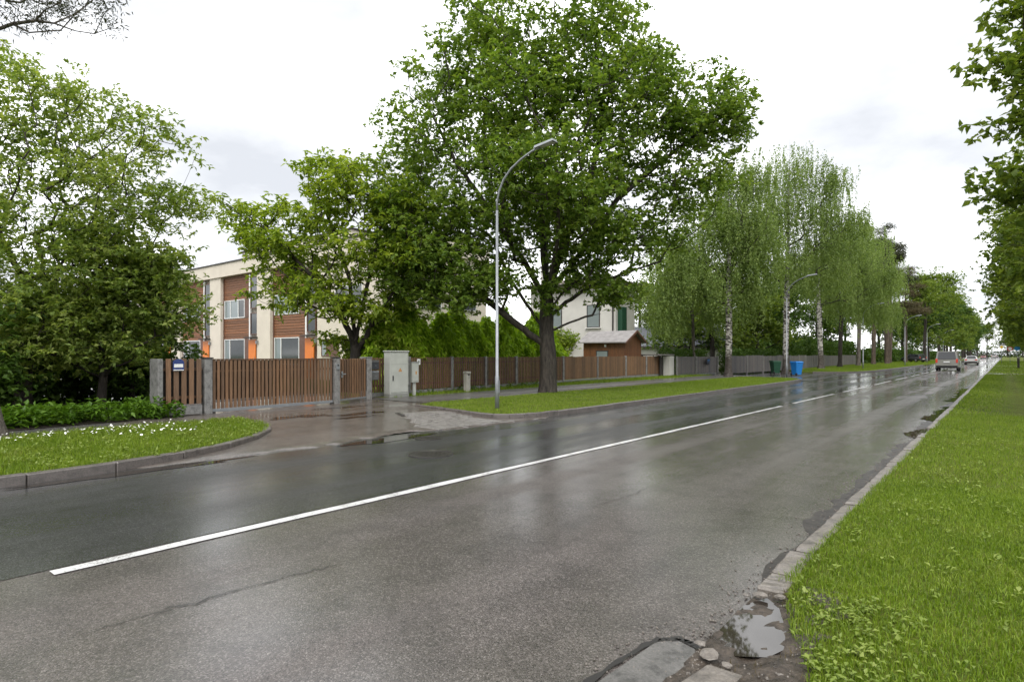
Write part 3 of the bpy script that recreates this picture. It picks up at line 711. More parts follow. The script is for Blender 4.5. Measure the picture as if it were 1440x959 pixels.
for u in range(-2, 3):
    xb0 = -44.9 + 7.0 * (u); xb1 = xb0 + 4.0
    if xb0 > -31: continue
    wallbox('pillar', X(xb0 - 1.72), X(xb0), 0, .36, 0, 7.3, 'cream', H)
    # timber bay: boards above and below the upper window
    for z0, z1 in ((2.75, 4.22), (5.58, 7.28)):
        n = int((z1 - z0) / .165)
        for k in range(n):
            box('cladding_board', 3.96, .05, .155, 'cladding', H, (X((xb0 + xb1) / 2), .27, z0 + k * (z1 - z0) / n), .008)
    for xs in (xb0 + .06, xb1 - .06): box('bay_trim', .1, .06, 7.2, 'brown_paint', H, (X(xs), .23, 0))
    wallbox('bay_base', X(xb0 + .02), X(xb1 - .02), .2, .34, 0, .95, 'brown_paint', H)
    for zz_, hh_ in ((4.24, 1.32), (.97, 1.76)):
        window(H, X(xb0 + .14), zz_, 3.0, hh_, .28, [.27, .73] if zz_ < 2 else [.3, .4, .3], 'white', .07, ['pane_light', 'glass'] if zz_ < 2 else ['pane_light', 'pane_light', 'glass'])
        box('side_panel', .70, .06, hh_, 'brown_paint', H, (X(xb1 - .48), .26, zz_))
    # door strip
    box('strip_trim', .16, .12, 7.2, 'white', H, (X(xb1 + .16), .12, 0))
    dd = box('door', .95, .06, 2.5, 'orange', H, (X(xb1 + .74), -.04, .15)); box('handle', .03, .05, .3, 'galv', dd, (.38, -.05, 1.0))
    window(H, X(xb1 + .32), 3.0, .95, 1.5, .10, [1.0], 'brown_paint'); window(H, X(xb1 + .32), 4.8, .95, 2.2, .10, [1.0], 'brown_paint')
    box('door_canopy', 1.2, .5, .08, 'trim_dark', H, (X(xb1 + .8), -.15, 2.75)); wl = box('wall_lamp', .12, .14, .22, 'galv', H, (X(xb1 + 1.45), -.1, 2.35))
wallbox('pillar', X(-32.4), X(-24.9), 0, .36, 0, 7.3, 'cream', H)
window(H, X(-31.9), 1.5, 1.7, 1.0, -.01, [.3, .7], 'brown_paint', .05, ['pane_light', 'brown_paint']); window(H, X(-30.5), 4.3, 2.6, 1.3, -.01, [.5, .5], 'white', .05)
for yy in (1.5, 4.4):
    for zz_ in (1.0, 4.2):
        # windows of the end wall, turned to face the road
        V = [(X(-24.88), yy, zz_), (X(-24.88), yy + 1.6, zz_), (X(-24.88), yy + 1.6, zz_ + 1.4), (X(-24.88), yy, zz_ + 1.4), (X(-24.8), yy, zz_), (X(-24.8), yy + 1.6, zz_), (X(-24.8), yy + 1.6, zz_ + 1.4), (X(-24.8), yy, zz_ + 1.4)]
        wo = link('window', pyd('window', V, [(4, 5, 6, 7), (0, 1, 5, 4), (1, 2, 6, 5), (2, 3, 7, 6), (3, 0, 4, 7)]), 'white', H)
        link('pane', pyd('pane', [(X(-24.79), yy + .08, zz_ + .08), (X(-24.79), yy + 1.52, zz_ + .08), (X(-24.79), yy + 1.52, zz_ + 1.32), (X(-24.79), yy + .08, zz_ + 1.32)], [(0, 1, 2, 3)]), 'glass', wo)

# white house behind the oak
H2 = thing('white_house', 'white rendered two-storey house with brown roof edge behind the oak', 'house', (-28, 40, 0))
wallbox('wall', -2.6, 5.4, 0, 3.0, 0, 7.1, 'white_wall', H2)
hexa('roof', [(-3.1, -.6, 7.1), (6.0, -.6, 7.1), (6.0, 3.5, 7.1), (-3.1, 3.5, 7.1), (-1.2, 1.4, 7.75), (3.9, 1.4, 7.75), (3.9, 1.6, 7.75), (-1.2, 1.6, 7.75)], 'roof_brown', H2)
wallbox('gutter', -3.15, 6.05, -.72, -.6, 7.0, 7.14, 'trim_dark', H2)
wallbox('chimney', -2.3, -1.5, 1.0, 1.8, 7.1, 8.9, 'white_wall', H2); wallbox('chimney_cap', -2.4, -1.4, .9, 1.9, 8.9, 9.02, 'trim_dark', H2)
for x, z, wd, ht in ((2.9, 3.7, 1.15, 1.75), (-.6, 3.7, 1.15, 1.75), (2.6, .9, 1.6, 1.3)):
    wo = window(H2, x, z, wd, ht, 0, [1.0], 'trim_dark', .05, 'pane_light')
    box('sill', wd + .2, .16, .06, 'white', H2, (x + wd / 2, -.08, z - .07))
wallbox('porch_wall', -2.0, 1.6, -3.0, -.02, 0, 2.6, 'white_wall', H2); wallbox('porch_roof', -2.3, 1.9, -3.3, -.02, 2.6, 2.78, 'trim_dark', H2)
box('downpipe', .09, .09, 7.0, 'trim_dark', H2, (5.2, -.06, 0))
wallbox('balcony_screen', 5.42, 5.8, .3, 1.0, 3.2, 5.2, 'green_bin', H2)

# low house with dark tiled roof behind the grey gate
H3 = thing('low_house', 'low pale house with dark tiled roof behind the grey gate', 'house', (-30, 62, 0))
wallbox('wall', -5, 5, 0, 8, 0, 2.5, 'white_wall', H3)
hexa('roof', [(-5.6, -.6, 2.5), (5.6, -.6, 2.5), (5.6, 8.6, 2.5), (-5.6, 8.6, 2.5), (-5.5, 3.8, 4.9), (5.5, 3.8, 4.9), (5.5, 4.2, 4.9), (-5.5, 4.2, 4.9)], 'roof_dark', H3)
window(H3, 1.5, 1.0, 1.4, 1.2, 0, [.5, .5], 'white'); window(H3, -3.5, 1.0, 1.4, 1.2, 0, [.5, .5], 'white')
wallbox('fascia', -5.6, 5.6, -.68, -.6, 2.38, 2.56, 'trim_dark', H3)

# wooden shed: gable towards the road
SH = thing('garden_shed', 'brown board-clad garden shed with grey gable roof looking over the fence', 'shed', (-21.4, 37.4, .05))
L2, W2 = 1.6, 1.2
hexa('wall', [(-L2, -W2, 0), (L2, -W2, 0), (L2, W2, 0), (-L2, W2, 0), (-L2, -W2, 2.5), (L2, -W2, 2.5), (L2, W2, 2.5), (-L2, W2, 2.5)], 'shed', SH)
for k in range(20): box('wall_board', .152, .03, 2.5, 'shed', SH, (-L2 + .08 + k * .16, -W2 - .015, 0))
for k in range(15):
    yb = -W2 + .08 + k * .16; hh_ = 2.5 + .62 * (1 - abs(yb) / W2)
    link('gable_board', pyd('gable_board', [(L2, yb - .076, 0), (L2 + .03, yb - .076, 0), (L2 + .03, yb + .076, 0), (L2, yb + .076, 0), (L2, yb - .076, hh_ - .03), (L2 + .03, yb - .076, hh_ - .03), (L2 + .03, yb + .076, hh_ - .03), (L2, yb + .076, hh_ - .03)], [(3, 2, 1, 0), (4, 5, 6, 7), (0, 1, 5, 4), (1, 2, 6, 5), (2, 3, 7, 6), (3, 0, 4, 7)]), 'shed', SH)
for s in (-1, 1):
    zt, ze = 3.16, 2.36; y1 = s * (W2 + .32)
    hexa('roof', [(-L2 - .3, 0, zt), (L2 + .32, 0, zt), (L2 + .32, y1, ze), (-L2 - .3, y1, ze), (-L2 - .3, 0, zt + .07), (L2 + .32, 0, zt + .07), (L2 + .32, y1, ze + .07), (-L2 - .3, y1, ze + .07)], 'roof_grey', SH)
    hexa('barge_board', [(L2 + .33, 0, zt - .08), (L2 + .36, 0, zt - .08), (L2 + .36, y1, ze - .08), (L2 + .33, y1, ze - .08), (L2 + .33, 0, zt + .08), (L2 + .36, 0, zt + .08), (L2 + .36, y1, ze + .08), (L2 + .33, y1, ze + .08)], 'brown_paint', SH)
window(SH, -.55, 1.0, .95, .85, -W2 - .03, [1.0], 'trim_dark', .04, 'pane_light')
box('shed_lamp', .1, .1, .16, 'white', SH, (.2, -W2 - .08, 2.1))

# ------------------------------------------------------------------ fences and gates
def slat_run(parent, a, b, z0, z1, pitch, wd, mat, th=.022, jit=.006, seed=0, base=(0, 0, 0), pointed=False):
    a = np.array(a, float); b = np.array(b, float); d = b - a; ln = np.linalg.norm(d); an = math.atan2(d[1], d[0]); n = int(ln / pitch); q = np.random.default_rng(seed)
    me = box_me(wd, th, z1 - z0, .003, 'slat_' + mat)
    for k in range(n):
        p = a + d * (k + .5) / n
        link('slat', me, mat, parent, (p[0] - base[0], p[1] - base[1], z0 - base[2] + q.normal(0, jit)), an + q.normal(0, .01))
def rail(name, parent, a, b, z, hh_, th, mat, base=(0, 0, 0), off=0):
    a = np.array(a, float); b = np.array(b, float); d = b - a; ln = np.linalg.norm(d); an = math.atan2(d[1], d[0]); nn = np.array([-d[1], d[0]]) / ln; c = (a + b) / 2 + nn * off
    return box(name, ln, th, hh_, mat, parent, (c[0] - base[0], c[1] - base[1], z - base[2]), .004, an)
def post(parent, p, wd, h, mat='post_conc', base=(0, 0, 0), name='post', dp=None):
    o = box(name, dp or wd, wd, h, mat, parent, (p[0] - base[0], p[1] - base[1], -base[2]), .012, 0); return o
# 1: short slat panel left of the gate, with its concrete end panel
B = (-16.0, 6.7, 0)
T = thing('fence_panel', 'short brown slat fence panel with the blue sign beside the sliding gate', 'fence', B)
post(T, (-16.05, 5.95), .12, 1.50, 'post_conc', B, 'post', .5); slat_run(T, (-15.92, 6.08), (-15.90, 6.98), .36, 1.50, .17, .115, 'slat', .03, .004, 1, B)
rail('base_slab', T, (-15.98, 6.06), (-15.95, 6.98), .06, .27, .09, 'post_conc', B); rail('rail', T, (-15.96, 6.02), (-15.94, 7.0), 1.2, .07, .05, 'slat_dark', B, .04); rail('rail', T, (-15.96, 6.02), (-15.94, 7.0), .5, .07, .05, 'slat_dark', B, .04)
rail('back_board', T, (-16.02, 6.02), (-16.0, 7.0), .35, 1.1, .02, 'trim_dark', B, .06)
SG = thing('house_sign', 'small blue house sign with arched top on the short slat panel', 'sign', (-15.86, 6.38, 1.21))
pl = [(-.13, 0), (.13, 0), (.13, .20)] + [(.13 * math.cos(R(a)), .20 + .09 * math.sin(R(a))) for a in range(15, 180, 15)] + [(-.13, .20)]
n = len(pl)
link('plate', pyd('plate', [(0, y, z) for y, z in pl] + [(.012, y, z) for y, z in pl], [tuple(range(n)), tuple(range(n, 2 * n))[::-1]] + [(i, n + i, n + (i + 1) % n, (i + 1) % n) for i in range(n)]), 'sign_blue', SG)
box('white_band', .006, .21, .085, 'sign_white', SG, (.0145, 0, .08)); box('white_band', .006, .24, .022, 'sign_white', SG, (.0145, 0, .004))
# 2: sliding gate
B = (-16.0, 9.2, 0); G0, G1 = (-15.98, 7.25), (-16.22, 11.05)
T = thing('sliding_gate', 'wide brown slatted sliding gate with pale bottom rail across the driveway', 'gate', B)
slat_run(T, G0, G1, .19, 1.47, .113, .074, 'slat', .028, .002, 2, B)
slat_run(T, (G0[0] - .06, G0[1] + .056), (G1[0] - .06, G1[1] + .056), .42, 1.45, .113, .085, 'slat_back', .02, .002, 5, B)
rail('top_rail', T, G0, G1, 1.46, .035, .05, 'slat_dark', B); rail('bottom_rail', T, G0, G1, .11, .085, .06, 'galv', B, .0)
rail('cross_rail', T, G0, G1, .36, .05, .04, 'galv', B, .045); rail('cross_rail', T, G0, G1, 1.15, .05, .04, 'slat_dark', B, .045)
G2 = [np.array(G0) + (np.array(G1) - np.array(G0)) * t for t in (0.005, .5, .995)]
for p in G2: box('stile', .05, .05, 1.36, 'slat_dark', T, (p[0] - B[0] - .05, p[1] - B[1], .12))
for p in G0, G1: box('roller', .08, .16, .08, 'iron', T, (p[0] - B[0], p[1] - B[1], .045))
for i, p in enumerate([(-15.97, 7.12), (-16.24, 11.18)]):
    T2 = thing('gate_post', ('wide concrete gate post between the sign panel and the sliding gate', 'concrete gate post with intercom between the sliding gate and the wicket')[i], 'post', (p[0], p[1], 0))
    box('pillar', .22, .20, 1.50, 'post_conc', T2, (0, 0, 0), .012); box('cap', .26, .23, .035, 'trim_dark', T2, (0, 0, 1.5), .006)
    if i: box('intercom', .03, .11, .17, 'galv', T2, (.12, 0, 1.15), .004); box('lens', .01, .04, .05, 'black', T2, (.138, .0, 1.25))
# 3: wicket right of the gate
B = (-16.4, 12, 0); W0, W1 = (-16.27, 11.32), (-16.75, 12.72)
T = thing('wicket_gate', 'narrow slatted wicket gate with handle between sliding gate and mailboxes', 'gate', B)
slat_run(T, W0, W1, .20, 1.48, .125, .08, 'slat', .026, .003, 3, B)
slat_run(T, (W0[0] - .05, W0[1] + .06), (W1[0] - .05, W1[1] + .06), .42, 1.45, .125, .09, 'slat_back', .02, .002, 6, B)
rail('cross_rail', T, W0, W1, .40, .05, .04, 'slat_dark', B, .04); rail('cross_rail', T, W0, W1, 1.2, .05, .04, 'slat_dark', B, .04); rail('bottom_rail', T, W0, W1, .15, .05, .04, 'galv', B)
box('handle', .05, .14, .03, 'galv', T, (.20, -.55, .98)); box('lock_plate', .015, .06, .2, 'galv', T, (.16, -.58, .88))
T2 = thing('gate_post', 'concrete post beside the mailboxes closing the wicket gate', 'post', (-16.82, 12.86, 0)); box('pillar', .2, .2, 1.5, 'post_conc', T2, (0, 0, 0), .012); box('cap', .22, .22, .03, 'post_conc', T2, (0, 0, 1.5), .006)
# 4: brown fence from the mailboxes to the white pillar
FP = [(-17.45, 13.1), (-17.65, 15.4), (-17.83, 17.9), (-18.0, 20.2), (-18.1, 22.5), (-18.25, 24.7), (-18.4, 26.9), (-18.75, 31.0), (-19.1, 35.1), (-19.15, 38.1), (-19.1, 40.2)]
B = (-18.1, 22.5, 0)
T = thing('slat_fence', 'long weathered brown slat fence with concrete posts along the pavement', 'fence', B)
for i, (a, b) in enumerate(zip(FP[:-1], FP[1:])):
    slat_run(T, a, b, .26, 1.5, .125 if i < 6 else .15, .088 if i < 6 else .125, 'slat_dark' if i < 6 else 'slat', .022, .006, 20 + i, B)
    rail('rail', T, a, b, .45, .06, .04, 'slat_dark', B, .035); rail('rail', T, a, b, 1.25, .06, .04, 'slat_dark', B, .035); rail('base_slab', T, a, b, .05, .19, .05, 'post_conc', B, .0)
for p in FP: post(T, p, .13, 1.53, 'post_conc', B)
rail('side_slab', T, (-16.95, 12.95), (-17.4, 13.08), .1, 1.38, .03, 'slat_dark', B)
# 5: grey gate with dark banner
B = (-18.0, 43, 0); A0, A1, A2 = (-18.3, 41.1), (-17.9, 43.6), (-17.4, 46.6)
T = thing('grey_gate', 'grey slatted driveway gate with a dark blue notice', 'gate', B)
slat_run(T, A0, A2, .22, 1.46, .115, .1, 'slat_grey', .022, .003, 41, B)
for z in (.3, 1.3): rail('rail', T, A0, A2, z, .05, .04, 'slat_grey', B, .035)
rail('bottom_rail', T, A0, A2, .14, .05, .05, 'galv', B)
for p in (A0, A1, A2): box('post', .12, .12, 1.5, 'post_conc', T, (p[0] - B[0] + .06, p[1] - B[1], 0), .01)
NB = thing('notice_board', 'dark blue notice board fixed on the grey slatted gate', 'sign', (-17.52, 45.3, .92)); box('plate', .02, 1.35, .42, 'banner', NB, (0, 0, 0), 0, R(9.5)); box('print_line', .006, 1.0, .05, 'sign_cyan', NB, (.014, 0, .24), 0, R(9.5))
# 6: white pillar with flat canopy
T = thing('white_pillar', 'pale concrete gate pillar with flat canopy between brown fence and grey gate', 'pillar', (-18.85, 40.7, 0))
box('pillar', .5, .75, 1.5, 'white_wall', T, (.15, .05, 0), .02); box('canopy', 1.6, 2.4, .1, 'sett', T, (-.55, -.4, 1.55), .01); box('recess_door', .06, .5, 1.35, 'trim_dark', T, (-.12, -.62, .1)); box('canopy_post', .1, .1, 1.55, 'trim_dark', T, (-1.2, -1.4, 0))
# 7: far grey fence behind the birches
FG = [(-17.0, 47.6), (-16.7, 51.5), (-16.6, 55.5), (-16.5, 59.5), (-16.4, 63.5), (-16.6, 67.5), (-17, 72), (-17.6, 78), (-18, 86), (-18.3, 96), (-18.6, 110)]
B = (-16.6, 58, 0); T = thing('grey_fence', 'long grey-brown board fence behind the birches and bins', 'fence', B)
for i, (a, b) in enumerate(zip(FG[:-1], FG[1:])):
    slat_run(T, a, b, .12, 1.5 + .05 * (i % 2), .2 if i < 6 else .5, .19 if i < 6 else .48, 'slat_grey', .022, .012, 60 + i, B)
    rail('rail', T, a, b, 1.2, .06, .04, 'slat_grey', B, .035)
for p in FG: post(T, p, .12, 1.56, 'post_conc', B)

# ------------------------------------------------------------------ trees
def lobes_points(lobes, n, q, shell=.45):
    """points spread through a union of ellipsoids (x, y, z, rx, ry, rz), denser towards the outside"""
    vol = np.array([l[3] * l[4] * l[5] for l in lobes]) ** .68; cnt = np.maximum(2, (n * vol / vol.sum()).astype(int)); out = []
    for l, c in zip(lobes, cnt):
        d = q.normal(0, 1, (c, 3)); d /= np.linalg.norm(d, axis=1)[:, None]
        rr = q.random(c) ** shell * (1 + q.normal(0, .07, c))
        out.append(np.array(l[:3]) + d * rr[:, None] * np.array(l[3:6]))
    return np.concatenate(out)
def grow(seed, trunk, r0, rtip, A, zmin, bf=.35, step=.45, bow=.10, jit=.035, limbs=()):
    """join every point of A to the tree by the cheapest route (distance + a share of the way down to the root)"""
    q = np.random.default_rng(seed); T = np.array(trunk, float)
    seg = np.linalg.norm(np.diff(T, axis=0), axis=1); cum = np.r_[0, np.cumsum(seg)]
    ss = np.arange(0, cum[-1], .3); N = np.stack([np.interp(ss, cum, T[:, k]) for k in range(3)], 1)
    nt_ = len(N); cap = nt_ + len(A) * 14 + len(limbs) * 80; X = np.zeros((cap, 3)); X[:nt_] = N
    par = np.full(cap, -1); par[1:nt_] = np.arange(nt_ - 1); L = np.zeros(cap); L[:nt_] = ss; pen = np.zeros(cap)
    pen[:nt_][N[:, 2] < zmin] = 1e6; n = nt_
    for lb in limbs:
        T2 = np.array(lb, float); s2 = np.r_[0, np.cumsum(np.linalg.norm(np.diff(T2, axis=0), axis=1))]; u = np.arange(.3, s2[-1], .3)
        Q = np.stack([np.interp(u, s2, T2[:, k]) for k in range(3)], 1) + np.cumsum(q.normal(0, .018, (len(u), 3)), 0)
        prev = int(np.argmin(np.linalg.norm(X[:n] - T2[0], axis=1)))
        for p in Q:
            X[n] = p; par[n] = prev; L[n] = L[prev] + .3; prev = n; n += 1
    A = A[np.argsort(np.linalg.norm(A - T[len(T) // 2], axis=1))]; tips = []
    for a in A:
        d = np.linalg.norm(X[:n] - a, axis=1)
        steep = np.maximum(0, X[:n, 2] - a[2]) * .5
        j = int(np.argmin(d + bf * L[:n] + pen[:n] + steep)); dd = d[j]
        k = int(min(13, max(1, math.ceil(dd / step)))); prev = j; base = X[j].copy()
        for s in range(1, k + 1):
            t = s / k; p = base * (1 - t) + a * t; p[2] -= bow * dd * math.sin(math.pi * t) * .6
            if s < k: p += q.normal(0, jit * max(.4, dd) * .5, 3)
            X[n] = p; par[n] = prev; L[n] = L[prev] + dd / k; prev = n; n += 1
        tips.append(prev)
    X = X[:n]; par = par[:n]; cnt = np.zeros(n); cnt[tips] = 1
    for i in range(n - 1, 0, -1): cnt[par[i]] += cnt[i]
    e = math.log(r0 / rtip) / math.log(max(3, cnt[0])); rad = rtip * np.maximum(cnt, 1) ** e
    rad[:nt_] = np.maximum(rad[:nt_], 0) 
    return X, par, rad, np.array(tips), nt_
def wood_mesh(name, X, par, rad, sel, k=6, rmin=.0):
    i = np.where(sel)[0]; i = i[par[i] >= 0]; P0 = X[par[i]]; P1 = X[i]; r1 = rad[i]; r0 = np.minimum(rad[par[i]], r1 * 1.35 + .004)
    d = P1 - P0; ln = np.linalg.norm(d, axis=1)[:, None] + 1e-9; d = d / ln; P1 = P1 + d * r1[:, None] * .35
    a = np.cross(d, np.where(np.abs(d[:, 2:3]) > .9, [[1., 0, 0]], [[0, 0, 1.]])); a /= np.linalg.norm(a, axis=1)[:, None] + 1e-9; b = np.cross(d, a)
    t = np.arange(k) * 2 * np.pi / k; ring = np.cos(t)[None, :, None] * a[:, None] + np.sin(t)[None, :, None] * b[:, None]
    V = np.concatenate([P0[:, None] + ring * r0[:, None, None], P1[:, None] + ring * r1[:, None, None]], 1)
    o = (np.arange(len(i)) * 2 * k)[:, None]; f = []
    for s in range(k):
        u = (s + 1) % k; f += [o + [s, u, k + u], o + [s, k + u, k + s]]
    return V.reshape(-1, 3), np.stack(f, 1).reshape(-1, 3)
def trunk_mesh(name, X, par, rad, nt_, k=14, flare=1.5, ztop=None, seed=0):
    q = np.random.default_rng(seed); V = []; F = []; m = nt_; ph = q.uniform(0, 6.28, 4)
    for i in range(m):
        p = X[i]; h = p[2] - X[0][2]; fl = 1 + (flare - 1) * math.exp(-h / .28); r = rad[i] * fl
        for s in range(k):
            t = 2 * math.pi * s / k; w_ = 1 + .06 * math.sin(3 * t + ph[0] + h * .7) + .05 * math.sin(5 * t + ph[1] - h) + (fl - 1) * .5 * math.sin(4 * t + ph[2])
            V.append((p[0] + r * w_ * math.cos(t), p[1] + r * w_ * math.sin(t), p[2] - (.12 if i == 0 else 0)))
    for i in range(m - 1):
        for s in range(k):
            u = (s + 1) % k; F += [(i * k + s, i * k + u, (i + 1) * k + u), (i * k + s, (i + 1) * k + u, (i + 1) * k + s)]
    return np.array(V), np.array(F)
def foliage(kind, X, par, rad, tips, q, per, ln, wd, spread, seed, thin, zlo=0, droop=0.0, up=.55):
    """leaf rosettes at the twig ends and along the thin twigs"""
    thin_i = np.where(rad < thin)[0]; site = np.concatenate([tips, tips, thin_i])
    C = np.repeat(X[site], per, 0); C = C + q.normal(0, 1, C.shape) * np.array([spread, spread, spread * .6])
    if kind == 'rosette':
        # several small sprays round each site, every spray a handful of leaves fanning out from one point
        k = 5; C = C[: len(C) // k * k]; C = np.repeat(C[::k], k, 0) + q.normal(0, .02, (len(C), 3))
    D = q.normal(0, 1, C.shape); D[:, 2] = D[:, 2] * .55 - droop
    ok = C[:, 2] > zlo; return leaves_at(C[ok], D[ok], ln, wd, seed, up)
def strands(X, tips, q, m, lmin, lmax, dens, ln, wd, seed, zlo):
    """hanging birch twigs with small leaves"""
    C = []; D = []; LV = []
    for t in tips:
        for s in range(m):
            p = X[t] + q.normal(0, .22, 3); L = q.uniform(lmin, lmax); L = min(L, max(.2, p[2] - zlo)); n = int(L * dens) + 2
            out = q.normal(0, .12, 2); u = np.sort(q.random(n)); sw = q.normal(0, .05, 2)
            c = np.stack([p[0] + out[0] * u ** .5 * L + sw[0] * np.sin(3 * u), p[1] + out[1] * u ** .5 * L + sw[1] * np.sin(3 * u), p[2] - u * L], 1)
            C.append(c + q.normal(0, .035, c.shape))
    C = np.concatenate(C); D = q.normal(0, .75, C.shape); D[:, 2] = -np.abs(D[:, 2]) - .5
    return leaves_at(C, D, ln, wd, seed, .25)
def tree(name, label, loc, rz, seed, trunk, r0, lobes, npts, leafm, barkm, per=8, ln=.12, wd=.07, spread=.22, zmin=2.0, group=None, kind='rosette', thin=.012, bf=.35, rtip=.006, hang=None, flare=1.5, zlo=.2, shell=.45, bow=.1, up=.55, droop=0.0, cat='tree', crown='crown', rmin=.0, limbs=()):
    q = np.random.default_rng(seed)
    A = lobes_points(lobes, npts, q, shell); A = A[A[:, 2] > zlo + .2]
    X, par, rad, tips, nt_ = grow(seed, trunk, r0, rtip, A, zmin, bf, bow=bow, limbs=limbs)
    t = thing(name, label, cat, loc, rz, group)
    Vt, Ft = trunk_mesh('trunk', X, par, rad, nt_, 14, flare, None, seed)
    sel = np.arange(len(X)) >= nt_; nl = len(Ft)
    for s, k in ((sel & (rad > .04), 7), (sel & (rad <= .04) & (rad > rmin), 4)):
        if s.sum():
            Vb, Fb = wood_mesh('limbs', X, par, rad, s, k); Ft = np.concatenate([Ft, Fb + len(Vt)]); Vt = np.concatenate([Vt, Vb])
    me = tris('trunk', Vt, Ft, True); me.materials.append(M[barkm])
    if barkm == 'bark_birch':
        me.materials.append(M['bark_dark']); mi = np.zeros(len(me.polygons), np.int32); mi[nl:] = 1; me.polygons.foreach_set('material_index', mi)
    link('trunk', me, None, t)
    if hang: V, F = strands(X, tips, q, *hang, ln, wd, seed, zlo)
    else: V, F = foliage(kind, X, par, rad, tips, q, per, ln, wd, spread, seed, thin, zlo, droop, up)
    link(crown, tris(crown, V, F), leafm, t)
    return t

# the big oak on the verge
oak_l = [(.8, -.8, 7.4, 2.0, 1.8, 1.3), (2.6, 0, 8.6, 1.8, 2, 1.2), (-1.2, .5, 8.0, 1.8, 2, 1.2), (1.0, -1.2, 5.6, 1.6, 1.2, .8), (2.4, .3, 6.6, 1.3, 1.4, .9), (0, 0, 12.4, 2.6, 2.6, 1.4), (4.0, 0, 12.8, 1.8, 2.0, 1.3), (-2.3, 0, 14.0, 2.4, 2.8, 2.3), (1.4, 0, 14.6, 2.5, 3, 2.5), (-4.0, .3, 12.6, 1.9, 2.2, 1.9), (-4.9, 0, 9.7, 2.2, 3.0, 1.6), (-4.9, 0, 7.2, 2.3, 3.0, 1.5),
         (-1.5, 0, 10.8, 3, 4.6, 2.5), (2.5, 0, 11.2, 3, 4.6, 2.6), (5.5, 0, 11.0, 2.5, 3, 2.0), (7.0, 0, 10.9, 1.5, 2.2, 1.7), (5.4, .3, 8.3, 2.2, 3, 1.4),
         (4.1, 0, 6.3, 1.8, 2.4, 1.2), (-3.9, -.6, 5.3, 1.9, 2.0, 1.0), (0, -3.0, 7.6, 3, 2.6, 1.8), (0, 3.2, 7.8, 3.2, 2.4, 1.9), (-.2, -.6, 3.6, .9, .6, .55), (-5.8, 0, 5.6, 1.3, 1.6, 1.0), (-3.0, -1.2, 6.6, 2.0, 1.8, 1.2), (-2.4, -.8, 4.4, 1.5, 1.5, .8), (-4.6, .4, 4.0, 1.5, 1.5, .7), (-6.0, .5, 7.4, 1.3, 2, 1.1), (1.6, -1.5, 6.0, 1.8, 1.6, 1.1), (3.2, .5, 4.0, 1.4, 1.5, .6), (-4.0, -1.5, 6.0, 1.8, 1.5, 1.2), (-5.2, -.5, 4.8, 1.5, 1.5, .9), (-3.0, -2.0, 4.6, 1.5, 1.2, .9), (1.0, -.7, 4.6, 1.2, .8, .7), (2.1, -.8, 5.0, 1.2, .8, .6), (-1.4, -.9, 5.2, 1.3, .8, .8), (.1, -.9, 4.1, 1.0, .6, .6), (1.6, .8, 4.8, 1.2, .9, .6), (-5.5, -1, 4.0, 1.5, 1.3, .8), (-3.6, -1.6, 3.7, 1.5, 1.2, .75), (-1.8, -1.5, 4.2, 1.2, 1.0, .8), (2.4, -1.2, 4.0, 1.2, 1.0, .6), (-1.8, -2.4, 8.6, 1.8, 1.5, 1.2)]
tree('oak_tree', 'huge broad oak with thick dark trunk standing alone on the grass verge', (-14.18, 19.65, .1), TH, 3,
     [(0, 0, 0), (.02, 0, 1.2), (-.05, .05, 2.4), (-.02, 0, 4.2)], .32, oak_l, 2150, 'leaf_oak', 'bark_oak',
     per=24, ln=.18, wd=.12, spread=.29, zmin=1.8, thin=.0075, bf=.25, rtip=.008, zlo=2.3, shell=.5, flare=1.35,
     limbs=[[(-.05, .05, 1.8), (-2.0, -.3, 3.3), (-3.7, -.2, 4.5), (-5.1, 0, 5.8)], [(-.05, 0, 2.4), (-1.4, .5, 4.4), (-2.3, .6, 6.4), (-4.3, .6, 7.5)], [(-.05, 0, 3.6), (-1.0, -.2, 5.3), (-2.0, -.3, 6.7), (-3.7, -.2, 9.0), (-4.8, 0, 11.3)],
            [(0, 0, 4.1), (-.1, .1, 6.4), (-.4, 0, 9.3), (-.6, 0, 13), (-.8, 0, 15)], [(0, 0, 4.0), (.85, .2, 6.4), (1.7, .3, 8.4), (2.3, .2, 11.5), (2.8, 0, 14)], [(0, 0, 3.9), (1.7, -.3, 6.1), (2.8, -.4, 7.8), (4.8, -.2, 9.5), (6.8, 0, 11.2)],
            [(.05, 0, 2.4), (1.3, -.3, 2.95), (2.0, -.4, 3.1)], [(.05, 0, 3.0), (1.6, .3, 4.2), (3.1, .3, 4.7), (4.8, .2, 5.2)], [(0, 0, 3.6), (.3, -2, 6), (.2, -3.6, 8)], [(0, .1, 3.7), (0, 2.2, 6), (.3, 3.8, 8.5)]])

